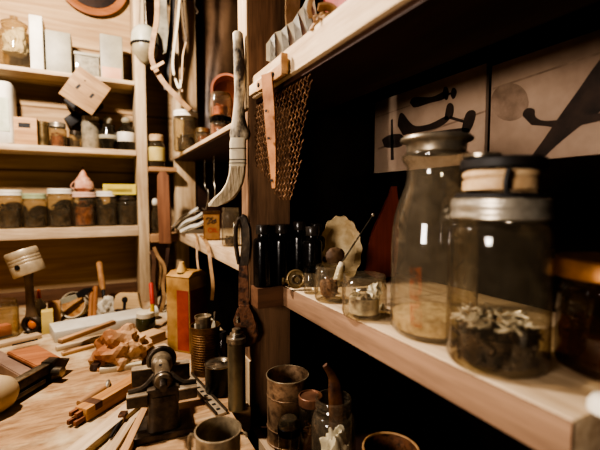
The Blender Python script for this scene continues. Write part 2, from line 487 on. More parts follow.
DARKBITS = mottled('dark_hardware', (36, 26, 18), (92, 72, 52), 60, .5, .5, .2)
REDBITS = mottled('reddish_hardware', (90, 44, 26), (160, 96, 66), 60, .6, .1, .2)
LITBITS = mottled('shiny_hardware', (120, 104, 84), (236, 226, 206), 40, .3, .25, .1)
SAND = mottled('pale_sand', (170, 142, 104), (214, 190, 150), 90, .9, 0, .6)

# --- middle shelf of the near bay -----------------------------------------
ZS = -.16
def quart_jar():
    p = pt(495, 362, Z=ZS); R, H = .0462, .160
    t = T('mason_jar', 'large clear mason jar of metal scraps, closed with a metal screw band and stacked lids', 'jar', p)
    P(t, 'glass_body', jar_glass(R, H, .042, .024, .018, 48), GLASS)
    P(t, 'screw_band', screw_band(.0442, H - .018, H + .002, 48), ZINC)
    bm = pile(R - .003, .038, 170, .0075, 3, .8, ('bar', 'bar', 'ring', 'chip'))
    S('metal_scraps', 'dark nuts and metal scraps heaped in the bottom of the large mason jar', 'hardware', bm, DARKBITS, p + Vector((0, 0, .004)), kind='stuff')
    bm = B(); rd = random.Random(14)
    for _ in range(75):
        a = rd.uniform(0, 6.28); r = (R - .009) * math.sqrt(rd.random()); h = rd.uniform(.041, .047)
        M = TR(r * math.cos(a), r * math.sin(a), h) @ RZ(rd.uniform(0, 6.28)) @ RY(rd.uniform(-.5, .5))
        box(bm, -.0065, -.0014, -.0006, .0065, .0014, .0012, .0004, M)
    S('shiny_clips', 'shiny pale metal clips lying on top of the dark scraps in the large mason jar', 'hardware', bm, LITBITS, p, kind='stuff')
    z = p.z + H + .002
    bm = B(); lathe(bm, [(0, 0), (.040, 0), (.041, .001), (.041, .003), (.040, .004), (0, .004)], 40)
    S('black_disc', 'thin black disc lying on the screw band of the large mason jar', 'lid', bm, BLACKM, (p.x, p.y, z))
    z += .004
    t = T('leather_coil', 'rolled tan leather strap lying on the large mason jar', 'strap', (p.x, p.y, z), -YAW)
    bm = B()
    pts = [(.034 * math.cos(a) * (1 - a / 90), .030 * math.sin(a) * (1 - a / 90), .0055 + .0007 * a) for a in [k * .28 for k in range(46)]]
    ribbon(bm, pts, .0095, .004, (0, 0, 1)); P(t, 'lower_turn', bm, LEATHERP)
    bm = B()
    pts = [(.031 * math.cos(a) , .026 * math.sin(a), .0165 + .0004 * a) for a in [k * .25 + .5 for k in range(26)]]
    tube(bm, pts, [.0045] * len(pts), 8); P(t, 'upper_turn', bm, LEATHERP)
    bm = B(); tube(bm, smooth_path([(-.012, -.0345, .0), (-.014, -.036, .010), (-.011, -.035, .021)]), .0022, 6); P(t, 'tie', bm, BLACKM, 'dark tie')
    z += .0225
    t = T('flat_tin', 'flat black tin with a silver rim topping the mason jar stack', 'tin', (p.x + .004, p.y + .002, z))
    bm = B(); lathe(bm, [(0, 0), (.036, 0), (.038, .002), (.038, .009), (.036, .011), (0, .012)], 40); P(t, 'cap', bm, BLACKM)
    bm = B(); lathe(bm, [(.0, .0115), (.015, .0115), (.017, .012), (.017, .0145), (.014, .0155), (0, .015)], 24, TR(-.022, .006, 0)); P(t, 'knob', bm, STEEL, 'silver knob')
quart_jar()

def milk_bottle():
    p = pt(432, 331, Z=ZS)
    t = T('milk_bottle', 'tall clear milk bottle with a flared zinc cap and a little sand inside', 'bottle', p)
    pr = [(0, .006), (.035, .004), (.044, 0), (.049, .006), (.050, .014), (.050, .100)]
    pr += [(.0497, .112), (.0488, .126), (.0470, .140), (.0430, .155), (.0385, .167), (.0350, .177), (.0332, .186), (.0327, .194), (.0332, .200), (.0365, .204), (.0390, .208), (.0390, .212), (.0360, .2145), (.0335, .216)]
    bm = B(); lathe(bm, pr, 48); P(t, 'glass_body', bm, GLASSB)
    bm = B(); lathe(bm, [(.0330, .2155), (.0340, .2165), (.0340, .225), (.0355, .227), (.0405, .229), (.0415, .231), (.0405, .2335), (.036, .235), (0, .2335)], 48)
    P(t, 'cap', bm, mottled('dark_zinc', (104, 94, 80), (158, 146, 126), 30, .38, .7, .2))
    # faded orange print, a curved patch on the glass
    bm = B(); vs = []
    for j in range(9):
        for i in range(5):
            a = math.radians(196 + i * 4 - j * .3); r = .0503
            vs.append(bm.verts.new((r * math.cos(a), r * math.sin(a), .018 + j * .0085)))
    for j in range(8):
        for i in range(4): bm.faces.new((vs[j * 5 + i], vs[j * 5 + i + 1], vs[j * 5 + 6 + i], vs[j * 5 + 5 + i]))
    m, nt, out = new_mat('faded_orange_print')
    a_ = nt.nodes.new('ShaderNodeBsdfTransparent'); d_ = nt.nodes.new('ShaderNodeBsdfDiffuse'); d_.inputs[0].default_value = srgb(176, 96, 62)
    x_ = nt.nodes.new('ShaderNodeMixShader'); nf = noise_node(nt, coords(nt, (1, 1, 1)), 90, 3)
    r_ = ramp(nt, nf, [(.4, (.03, .03, .03, 1)), (.62, (.42, .42, .42, 1))])
    nt.links.new(r_, x_.inputs[0]); nt.links.new(a_.outputs[0], x_.inputs[1]); nt.links.new(d_.outputs[0], x_.inputs[2]); nt.links.new(x_.outputs[0], out.inputs[0])
    P(t, 'printed_mark', bm, m, 'faded orange print')
    bm = B(); lathe(bm, [(0, .006), (.044, .006), (.047, .010), (.047, .024), (.03, .028), (0, .026)], 32)
    S('sand', 'pale sand settled in the bottom of the tall milk bottle', 'sand', bm, SAND, p, kind='stuff')
milk_bottle()

def amber_jar():
    p = Vector((.424, .19, EYE + ZS))
    t = T('amber_jar', 'dark jar with an amber brass lid beside the large mason jar', 'jar', p)
    P(t, 'glass_body', jar_glass(.044, .096, .042, .014, .006, 40), GLASSA)
    bm = B(); lathe(bm, [(.047, .088), (.049, .089), (.049, .103), (.047, .106), (.040, .107), (0, .106)], 40); P(t, 'lid', bm, mottled('amber_lid', (90, 56, 22), (146, 98, 46), 20, .45, .5, .1))
    bm = pile(.04, .05, 60, .012, 8); S('brown_scraps', 'dark brown scraps inside the amber-lidded jar', 'hardware', bm, mottled('brown_scrap', (50, 28, 14), (96, 60, 34), 30, .7), p + Vector((0, 0, .004)), kind='stuff')
amber_jar()

def small_jars():
    p = pt(364, 316, Z=ZS)
    t = T('glass_jar', 'short wide open glass jar of pale and shiny bits, beside the milk bottle', 'jar', p)
    P(t, 'glass_body', jar_glass(.0305, .058, .028, .012, .007, 40), GLASSB)
    bm = pile(.026, .032, 70, .007, 12, .5, ('bar', 'chip', 'ball')); S('shiny_bits', 'shiny and dark bits filling the short wide jar', 'hardware', bm, mottled('mixed_bits', (84, 64, 46), (214, 200, 172), 35, .4, .2), p + Vector((0, 0, .004)), kind='stuff')
    q = p + RIGHT * .012 + Vector((0, 0, .036)) - Vector((sy_, cy_, 0)) * .008
    bm = B(); crumple(bm, .010, .008, .012, .5, 2, 4, 3, False); S('white_shell', 'white crumpled shell on top of the bits in the short wide jar', 'shell', bm, WHITE, q)
    p = pt(330, 300, Z=ZS)
    t = T('glass_jar', 'small open glass jar holding a walnut and a scoop, before the scalloped plate', 'jar', p)
    P(t, 'glass_body', jar_glass(.0248, .056, .0225, .012, .006, 36), GLASSB)
    bm = B(); crumple(bm, .0150, .0150, .0160, .15, 2.2, 2, 4, False)
    S('walnut', 'round ridged brown walnut inside the small open jar', 'nut', bm, mottled('walnut_shell', (70, 44, 26), (128, 88, 58), 60, .6, 0, .6), p + Vector((-.005, -.004, .021)))
    t = T('scoop', 'pale glass scoop with a long thin wire handle leaning out of the small jar', 'scoop', (0, 0, 0))
    a = p + Vector((.006, .0, .012)); b = pt(342, 262, d=(p - CAM).dot(FWD)); c = pt(373, 215, d=(p - CAM).dot(FWD) + .05)
    bm = B(); tube(bm, [a, a.lerp(b, .4), a.lerp(b, .8), b], [.0035, .0065, .006, .004], 10); P(t, 'glass_barrel', bm, mottled('milky_glass', (200, 188, 164), (232, 222, 200), 20, .2))
    bm = B(); tube(bm, [b, c], .0013, 6); P(t, 'wire_handle', bm, STEEL)
    bm = B(); bmesh.ops.create_uvsphere(bm, u_segments=10, v_segments=6, radius=.0035, matrix=Matrix.Translation(c)); P(t, 'end_knob', bm, STEEL)
    p = pt(311, 293, Z=ZS)
    t = T('vial', 'tiny square-shouldered glass vial with a black stopper beside the small open jar', 'vial', p)
    bm = B(); lathe(bm, [(0, .002), (.0115, 0), (.0125, .002), (.0125, .034), (.010, .038)], 20); P(t, 'glass_body', bm, GLASSB)
    bm = B(); lathe(bm, [(0, .036), (.011, .036), (.0128, .038), (.0128, .044), (.010, .046), (.004, .047), (.004, .054), (.002, .056), (0, .056)], 20); P(t, 'stopper', bm, BLACK)
    p = pt(296, 290, Z=ZS)
    t = T('pressure_gauge', 'small round brass gauge lying against the black bottles', 'gauge', p, -YAW)
    M = TR(0, 0, .020) @ RX(math.radians(80))
    bm = B(); torus(bm, .0145, .003, M, 28, 8); lathe(bm, [(0, -.004), (.0145, -.004), (.0145, .002), (0, .002)], 24, M); P(t, 'case', bm, BRASS)
    bm = B(); lathe(bm, [(0, 0), (.004, 0), (.004, .006), (.0065, .006), (.0065, .010), (0, .010)], 10, TR(-.015, 0, .016) @ RY(math.radians(-90))); P(t, 'fitting', bm, BRASS)
    bm = B(); torus(bm, .007, .0015, TR(0, -.006, .020) @ RX(math.radians(90)), 16, 6); P(t, 'dial', bm, STEEL)
    bm = B(); crumple(bm, .006, .005, .006, .4, 2, 3, 3)
    S('pebble', 'tiny white pebble between the wide jar and the milk bottle', 'pebble', bm, WHITE, pt(388, 312, Z=ZS) + Vector((0, .012, .003)))
small_jars()

def shelf_end_cap():
    p = pt(606, 414, Z=ZS)
    bm = B(); lathe(bm, [(0, 0), (.010, 0), (.012, .002), (.012, .008), (.009, .013), (.004, .015), (0, .0155)], 24)
    S('porcelain_knob', 'small white rounded porcelain knob at the near end of the thick plank shelf', 'knob', bm, WHITE, p)
shelf_end_cap()

def black_bottles():
    spots = [(.268, .678, .114), (.306, .6785, .114), (.344, .678, .119), (.382, .679, .114), (.352, .640, .111)]
    names = ['black glass bottle at the post end of the back row', 'second black bottle from the post in the back row', 'tallest black bottle, third from the post in the back row',
             'black bottle at the far end of the back row, behind the scalloped plate', 'black bottle standing alone in front of the row between gauge and plate']
    for (x, y, h), lb in zip(spots, names):
        t = T('black_bottle', lb, 'bottle', (x, y, EYE + ZS), 0, 'black bottles beside the post')
        R = .0185
        bm = B(); lathe(bm, [(0, .001), (R - .002, 0), (R, .002), (R, h - .034), (R * .98, h - .030), (R * .88, h - .026), (.0105, h - .0235), (.0095, h - .021), (.0095, h - .012)], 28); P(t, 'glass_body', bm, BLACK)
        bm = B(); lathe(bm, [(.010, h - .017), (.0125, h - .017), (.013, h - .015), (.013, h - .002), (.012, h), (0, h)], 24); P(t, 'cap', bm, CAPG)
black_bottles()

def plate_and_board():
    p = Vector((.412, .633, EYE + ZS))
    t = T('scalloped_plate', 'pale oval plate with a scalloped rim leaning at the back of the shelf', 'plate', p, -YAW, rot=(math.radians(-12), 0, -YAW))
    bm = B(); n = 72
    def ring(k, y, sc=True):
        return [bm.verts.new(((.042 * k) * math.cos(2 * math.pi * i / n) * (1 + (.035 * math.cos(14 * 2 * math.pi * i / n) if sc else 0)), y,
                                .066 + .066 * k * math.sin(2 * math.pi * i / n) * (1 + (.03 * math.cos(14 * 2 * math.pi * i / n) if sc else 0)))) for i in range(n)]
    rings = [ring(1, 0), ring(.97, -.003), ring(.78, .003, False), ring(.72, .006, False), ring(.3, .007, False)]
    for a, b in zip(rings, rings[1:]):
        for i in range(n): bm.faces.new((a[i], a[(i + 1) % n], b[(i + 1) % n], b[i]))
    bm.faces.new(rings[-1])
    r2 = [ring(.98, .003), ring(.76, .008, False), ring(.3, .010, False)]
    for a, b in zip([rings[0]] + r2, r2):
        for i in range(n): bm.faces.new((a[i], a[(i + 1) % n], b[(i + 1) % n], b[i]))
    bm.faces.new(r2[-1])
    P(t, 'dish', bm, mottled('stained_ivory', (176, 150, 108), (222, 204, 166), 25, .5, 0, .1))
    bm = B(); lathe(bm, [(0, 0), (.005, 0), (.006, .001), (.004, .002), (0, .002)], 14, TR(-.030, -.001, .045) @ RX(math.pi / 2)); P(t, 'stain', bm, mottled('brown_spot', (70, 44, 24), (100, 66, 40), 40), 'brown stain')
    bm = B(); crumple(bm, .019, .013, .016, .08, 1.2, 7, 4, False)
    S('brown_ball', 'round brown lump in front of the scalloped plate', 'ball', bm, mottled('brown_lump', (70, 50, 32), (120, 92, 64), 25, .7, 0, .3), pt(335, 256, d=.70))
    # reddish curved board
    d = .79; q = pt(380, 279, d=d); s = d / FPX
    poly = [(364, 272), (366, 250), (372, 232), (381, 212), (388, 196), (391, 186), (396, 186), (398, 205), (398, 250), (396, 276), (378, 279)]
    bm = B(); prism(bm, [((x - 380) * s, (279 - y) * s) for x, y in poly], 0, .018, bev=.002)
    q.z = EYE + ZS
    S('curved_board', 'dark red curved wooden board standing behind the milk bottle', 'board', bm, REDW, q, -YAW)
plate_and_board()

def wall_prints():
    PR = mottled('faded_print', (134, 112, 94), (176, 152, 132), 6, .6, 0, 0)
    INK = mottled('print_ink', (34, 24, 18), (60, 44, 34), 30, .7, 0, 0)
    INK2 = mottled('print_ink_soft', (118, 97, 80), (152, 129, 110), 30, .7, 0, 0)
    xw = XW - .003
    def loc(px, py): v = pt(px, py, X=xw - .004); return (-v.y, v.z)      # local x runs toward the camera
    for k, (c, lb) in enumerate([(((375, 103), (487, 62), (487, 160), (375, 175)), 'faded photo print of two twin-tailed airplanes, behind the milk bottle cap'),
                                 (((492, 67), (640, 14), (640, 152), (492, 163)), 'faded photo print of one big airplane from close up, above the dark jar')]):
        t = T('airplane_print', lb, 'photo print', (xw, 0, 0), 0, 'airplane prints on the dark wall')
        P0 = [loc(*q) for q in c]
        z0 = min(P0[2][1], P0[3][1]); z1 = max(P0[0][1], P0[1][1]); ya, yb = P0[0][0], P0[1][0]
        z0 = (P0[2][1] + P0[3][1]) / 2; z1 = (P0[0][1] + P0[1][1]) / 2
        bm = B(); box(bm, -.004, -yb, z0, .0032, -ya, z1); P(t, 'sheet', bm, PR, smooth=False)
        def shape(name, polys, mat, off=.0046, label=None):
            bm = B()
            for poly in polys:
                vs = []
                if len(poly) > 5:      # round off the outline
                    sp = smooth_path([(x, y, 0) for x, y in poly[-2:] + poly + poly[:2]], 3)
                    poly = [(q.x, q.y) for q in sp[6:-6][:-1]]
                for q in poly:
                    u, z = loc(*q); vs.append(bm.verts.new((-off, -u, min(max(z, z0 + .001), z1 - .001))))
                bm.faces.new(vs)
            P(t, name, bm, mat, label, smooth=False)
        if k == 0:
            shape('printed_line', [[(378, 150), (486, 112), (486, 110), (378, 148)], [(376, 118), (410, 106), (410, 105), (376, 117)]], INK2, .0043)
            shape('printed_airplane', [
                [(410, 103), (413, 98), (420, 97), (432, 97), (443, 92), (446, 90), (447, 96), (442, 100), (430, 103), (418, 107), (412, 107)],
                [(443, 96), (444, 88), (447, 87), (449, 92), (448, 99), (445, 100)],
                [(451, 96), (452, 89), (455, 88), (457, 92), (455, 98), (452, 99)],
                [(446, 93.5), (454, 92), (454, 94), (446, 95.5)]], INK, label='small far airplane in the print')
            shape('printed_airplane', [
                [(398, 126), (400, 114), (404, 114), (409, 121), (416, 126), (430, 124), (444, 117), (447, 116), (449, 120), (440, 127), (426, 131), (408, 134), (402, 135)],
                [(445, 120), (447, 106), (451, 103), (454, 107), (453, 116), (449, 120)],
                [(462, 130), (466, 114), (472, 110), (476, 113), (474, 123), (469, 133), (464, 135)],
                [(450, 116), (464, 120), (464, 123), (450, 119)],
                [(382, 140), (390, 135), (400, 134), (404, 138), (402, 146), (390, 148), (383, 146)],
                [(391, 120), (393, 119), (394, 160), (391, 160)],
                [(404, 137), (440, 131), (466, 128), (466, 133), (440, 138), (405, 145)]], INK, label='large near airplane in the print')
        else:
            shape('printed_line', [[(493, 90), (618, 48), (618, 46), (493, 88)]], INK2, .0043)
            shape('propeller_blur', [[(502 + 19 * math.cos(a) + 8, 102 + 19 * math.sin(a)) for a in [i * .3142 for i in range(20)]]], INK2, .0044)
            shape('printed_airplane', [
                [(523, 116), (525, 110), (530, 108), (535, 110), (536, 117), (546, 121), (572, 118), (600, 113), (632, 108), (632, 114), (600, 121), (566, 128), (545, 126), (527, 124)]], INK, .0048, 'airplane body in the print')
            shape('printed_wing', [[(528, 163), (545, 138), (560, 116), (580, 88), (600, 60), (632, 26), (632, 80), (600, 112), (578, 128), (556, 146), (541, 160)]], INK, .0047, 'big dark airplane wing in the print')
wall_prints()

# --- lower shelf of the near bay ----------------------------------------------
ZL = -.44
def lower_shelf():
    z = EYE + ZL
    def hollow_can(t, R, H, mat, ribs=0, seg=40):
        bm = B(); pr = [(0, 0), (R, 0), (R + .0012, .001), (R + .0012, .003), (R, .004)]
        for k in range(ribs):
            a = .02 + (H - .04) * k / max(ribs, 1); w = (H - .04) / max(ribs, 1)
            pr += [(R, a), (R - .0011, a + w * .3), (R - .0011, a + w * .6), (R, a + w * .9)]
        pr += [(R, H - .004), (R + .0014, H - .003), (R + .0014, H), (R - .0006, H), (R - .001, H - .004), (R - .0015, .003), (0, .003)]
        lathe(bm, pr, seg); return bm
    t = T('rusty_can', 'tall open rusty tin can on the lower shelf against the post', 'can', (.297, .633, z))
    P(t, 'shell', hollow_can(t, .038, .122, RUSTC, 0), RUSTC)
    bm = B(); torus(bm, .0385, .0013, TR(0, 0, .122), 40, 6); P(t, 'rim', bm, TINC, 'bare metal rim')
    for bz in (.088, .030):
        bm = B(); torus(bm, .0383, .001, TR(0, 0, bz), 40, 6); P(t, 'bead', bm, RUSTC)
    t = T('glass_jar', 'little clear jar with a black band, in front of the tall rusty can', 'jar', (.272, .574, z))
    bm = B(); lathe(bm, [(0, .002), (.017, 0), (.0185, .003), (.0185, .058)], 28); P(t, 'glass_body', bm, GLASS)
    bm = B(); lathe(bm, [(.0188, .050), (.0196, .051), (.0196, .062), (.0185, .063)], 28); P(t, 'band', bm, BLACK)
    bm = B(); lathe(bm, [(.0185, .062), (.0175, .070), (.013, .076), (0, .079)], 28); P(t, 'glass_lid', bm, GLASSH)
    t = T('glass_jar', 'narrow jar with a copper-coloured lid between the rusty can and the open jar', 'jar', (.310, .569, z))
    P(t, 'glass_body', jar_glass(.0195, .105, .0185, .014, .006, 32), GLASS)
    bm = B(); lathe(bm, [(.0195, .093), (.0208, .094), (.0208, .108), (.0198, .109), (.0185, .109), (.018, .1065), (0, .1065)], 32); P(t, 'lid', bm, COPPER)
    bm = pile(.0165, .06, 45, .008, 21); S('brown_screws', 'brown screws inside the copper-lidded jar', 'hardware', bm, RUST, (.310, .569, z + .004), kind='stuff')
    t = T('mason_jar', 'open mason jar on the lower shelf with a leather sheath sticking out', 'jar', (.309, .494, z))
    P(t, 'glass_body', jar_glass(.034, .140, .0268, .024, .022, 40), GLASSB)
    q = Vector((.309, .494, z))
    bm = B()
    pts = smooth_path([q + Vector((.004, .002, .01)), q + Vector((.010, .006, .09)), q + Vector((.008, .006, .14)), q + Vector((.002, .006, .170)), q + Vector((-.012, .006, .190))], 5)
    tube(bm, pts, [.010 + .003 * math.sin(3.14 * min(i / (len(pts) - 1) * 1.4, 1)) - .007 * max(0, i / (len(pts) - 1) - .6) * 2 for i in range(len(pts))], 12, .6)
    S('leather_sheath', 'curved dark brown leather sheath standing in the open mason jar', 'sheath', bm, mottled('brown_sheath', (58, 34, 20), (116, 76, 48), 40, .5, 0, .4), (0, 0, 0))
    bm = B(); crumple(bm, .022, .016, .045, .35, 2, 5, 4, False)
    S('rag', 'crumpled white rag stuffed in the open mason jar', 'rag', bm, WHITE, q + Vector((-.002, -.010, .052)))
    t = T('rimmed_tin', 'round tin with a pale rim at the bottom edge of the lower shelf', 'tin', (.355, .415, z))
    P(t, 'shell', hollow_can(t, .038, .090, TINC, 0), RUST)
    bm = B(); torus(bm, .0385, .002, TR(0, 0, .090), 40, 6); P(t, 'rim', bm, LEATHER, 'tan rim')
    return hollow_can
hollow_can = lower_shelf()

# --- hanging on and around the post ---------------------------------------------
def paint_brush():
    o = pt(238, 120, X=.232); s = mpp(o)
    t = T('paint_brush', 'old paint brush with stiff white bristles hanging on the post', 'brush', o, -YAW)
    L = lambda x, y: ((x - 238) * s, (120 - y) * s)
    bm = B(); secs = []
    for x, y, w, dp in ((238.5, 34, 3, .004), (238.5, 36, 5, .0065), (239.2, 50, 5.6, .007), (240, 70, 5.8, .007), (240, 90, 5.4, .007), (239.3, 105, 5.4, .0075), (238.8, 118, 6.5, .008), (239, 127, 8.5, .008), (239.4, 134, 10, .008), (238.8, 139, 9, .008)):
        a, b = L(x, y); secs.append((a, 0, b, w * s, dp))
    loft(bm, secs, 16, 2.6)
    P(t, 'handle', bm, mottled('worn_painted_handle', (60, 50, 40), (205, 190, 162), 30, .55, 0, .4, (1, 1, .5), .40, .54))
    bm = B(); loft(bm, [(L(x, y)[0], 0, L(x, y)[1], w * s, .0085) for x, y, w in ((238.4, 138, 8), (237.6, 143, 8.2), (237.6, 160, 8.2), (237.2, 166, 8.4))], 16, 4)
    f = P(t, 'ferrule', bm, CREAM)
    bm = B()
    for y in (148.5, 159.5, 163):
        a, b = L(237.6, y); loft(bm, [(a, 0, b - .0007, 8.6 * s, .0090), (a, 0, b + .0007, 8.6 * s, .0090)], 16, 4)
    o2 = obj('wire_wrap', bm, BLACKM, f)
    bm = B(); secs = []
    for x, y, w, dp in ((237.3, 165, 8.2, .0082), (236.5, 174, 8.4, .0085), (234, 183, 8.8, .0085), (229.5, 191, 9.5, .008), (223, 198, 11, .007), (216, 203.5, 9, .0055), (211, 206.5, 4, .003)):
        a, b = L(x, y); secs.append((a, 0, b, w * s, dp))
    loft(bm, secs, 18, 3)
    rd = random.Random(4)
    for k in range(34):                                     # stray bristles
        u = rd.uniform(-.8, .8)
        pts = [(L(237.3, 166)[0] + u * 8 * s, -.0085, L(0, 166)[1])]
        for x, y, w in ((236.5, 174, 8.6), (234, 183, 9), (229.5, 191, 9.6), (222, 199, 10), (213, 206, 5)):
            pts.append((L(x, y)[0] + u * w * s, -.0086 + .0012 * (y > 195), L(0, y)[1] + rd.uniform(-.001, .001)))
        tube(bm, pts, .0007, 4)
    P(t, 'bristles', bm, mottled('stiff_bristle', (168, 148, 116), (232, 218, 190), 60, .8, 0, .4, (6, 6, .6)))
    bm = B(); tube(bm, [(.003, 0, .094), (.010, .012, .094), (.03, .02, .095)], .0012, 6); P(t, 'nail', bm, IRON)
paint_brush()

def wrench():
    o = pt(243, 280, X=.238); s = mpp(o)
    t = T('wrench', 'dark rusty adjustable wrench hanging in front of the post', 'wrench', o, -YAW)
    L = lambda x, y: ((x - 243) * s, (280 - y) * s)
    bm = B()
    outer = [(236, 262), (234, 250), (233.5, 236), (235, 224), (238.5, 216), (243, 214), (248, 217), (250, 228), (250.5, 244), (249.5, 258), (248, 266)]
    inner = [(240, 258), (238, 248), (237.3, 236), (238.3, 227), (240.5, 222), (242, 227), (242, 240), (241.5, 252)]
    # loop handle as a closed bar around a slot
    ring = [L(*q) for q in outer]
    tubep = [(x, 0, z) for x, z in [L(*q) for q in ((239.5, 264), (237.2, 252), (236, 238), (236.8, 226), (240, 218), (243, 222), (243.8, 236), (243.4, 250), (241.5, 262))]]
    tube(bm, smooth_path(tubep, 4), .0042, 8)
    prism(bm, [L(*q) for q in ((241.8, 216), (243.5, 213.8), (247.5, 216), (250, 228), (250.5, 244), (249.5, 258), (248.5, 266), (239, 266), (241, 258), (243, 246), (243.2, 230))], -.004, .004, bev=.0015)
    P(t, 'grip', bm, IRON)
    bm = B(); prism(bm, [L(*q) for q in ((239, 264), (248.5, 264), (249, 300), (249.8, 306), (238, 306), (238.6, 290))], -.004, .004, bev=.0015); P(t, 'shank', bm, RUST)
    bm = B(); prism(bm, [L(*q) for q in ((239, 304), (249.5, 304), (252, 314), (257, 324), (258.2, 334), (255, 343), (249, 347), (243, 348), (241, 344), (242, 334), (241, 322), (239.5, 312))], -.007, .007, bev=.002); P(t, 'fixed_jaw', bm, RUST)
    bm = B(); prism(bm, [L(*q) for q in ((239.5, 306), (237, 309), (234.5, 316), (233, 321), (234, 326), (236.5, 332), (240, 338), (241, 330), (240.5, 318))], -.005, .005, bev=.0015); P(t, 'moving_jaw', bm, RUST)
    bm = B(); lathe(bm, [(0, -.007), (.0035, -.007), (.0045, -.005), (.0035, -.003), (.0045, -.001), (.0035, .001), (.0045, .003), (.0035, .005), (0, .006)], 12, TR(L(237.8, 319)[0], -.005, L(0, 319)[1])); P(t, 'adjusting_screw', bm, STEEL)
    bm = B(); tube(bm, [(L(241, 0)[0], 0, L(0, 220)[1]), (L(246, 0)[0], .012, L(0, 219)[1]), (L(262, 0)[0], .02, L(0, 219)[1])], .0013, 6); P(t, 'hanging_nail', bm, IRON)
wrench()

def shelf_front_hangings():
    e = EYE
    # bracket plate nailed along the upper shelf edge
    a = pt(248, 96, X=.248); b = pt(285, 67, X=.248)
    t = T('wooden_bracket', 'pale wooden bracket strip with two dark holes nailed along the upper shelf edge', 'bracket', (.256, 0, 0))
    bm = B(); box(bm, -.007, b.y, e + .190, -.0002, a.y, e + .208, .0015); P(t, 'strip', bm, PALE)
    bm = B(); box(bm, -.015, b.y - .001, e + .182, -.007, b.y + (a.y - b.y) * .62, e + .200, .002); P(t, 'front_block', bm, TAN)
    for f in (.12, .5):
        bm = B(); lathe(bm, [(0, -.001), (.0036, -.001), (.0036, .0012), (0, .0012)], 12, TR(-.0155, b.y + (a.y - b.y) * (f + .05), e + .191) @ RY(-math.pi / 2)); P(t, 'hole', bm, BLACKM, 'dark screw hole')
    bm = B(); box(bm, -.016, b.y - .004, e + .184, -.005, b.y - .001, e + .214, .001); P(t, 'end_plate', bm, TAN)
    # leather strip below
    o = pt(268, 92, X=.236); s = mpp(o)
    t = T('leather_strip', 'tapered tan leather strip with punched holes hanging under the bracket', 'strap', o, -YAW)
    bm = B(); pts = [((x - 268) * s, .003 * math.sin(i * .7), (92 - y) * s) for i, (x, y) in enumerate(((267, 74), (269, 100), (270, 118), (271, 136), (272.4, 155), (273.4, 172), (274, 188)))]
    ribbon(bm, pts, [k * s * 1.15 for k in (12, 12.4, 12, 11, 8.6, 6.4, 4)], .0035, (1, -.8, 0)); P(t, 'strip', bm, mottled('orange_leather', (140, 92, 54), (188, 132, 84), 30, .6, 0, .3))
    for x, y in ((267.6, 111), (270, 138), (273, 180)):
        bm = B(); lathe(bm, [(0, 0), (.0022, 0), (.0022, .0012), (0, .0012)], 10, TR((x - 268) * s - .002, -.0022, (92 - y) * s) @ RZ(-.67) @ RX(math.pi / 2)); P(t, 'punched_hole', bm, BLACKM)
    # expanded metal mesh behind it
    xM = .262
    poly = [(251, 100), (262, 90), (280, 74), (296, 66), (312, 78), (308, 104), (303, 140), (299, 176), (290, 206), (282, 202), (268, 184), (252, 163)]
    W = [pt(x, y, X=xM) for x, y in poly]
    P2 = [(w.y, w.z) for w in W]
    def inside(x, z):
        c = False
        for i in range(len(P2)):
            (x1, z1), (x2, z2) = P2[i], P2[i - 1]
            if (z1 > z) != (z2 > z) and x < (x2 - x1) * (z - z1) / (z2 - z1) + x1: c = not c
        return c
    bm = B(); stx, stz = .0125, .0096
    x0, x1 = min(p[0] for p in P2), min(max(p[0] for p in P2), .694); z0 = min(p[1] for p in P2)
    nz = int((e + .184 - z0) / stz) + 1; nx = int((x1 - x0) / stx) + 1
    for j in range(nz):
        for i in range(nx):
            x = x0 + (i + .5 * (j % 2)) * stx; z = z0 + j * stz
            if not inside(x, z) or z + stz > e + .177: continue
            for sx in (-1, 1):
                tube(bm, [(xM, x, z), (xM - .0018, x + sx * stx * .32, z + stz * .5), (xM + .0008, x + sx * stx * .5, z + stz)], .0007, 4, 1.0, False)
    S('metal_mesh', 'rusty expanded metal mesh sheet hanging below the upper shelf against the post', 'mesh', bm, mottled('rusty_mesh', (84, 56, 38), (168, 128, 94), 60, .4, .5, 0), (0, 0, 0))
shelf_front_hangings()

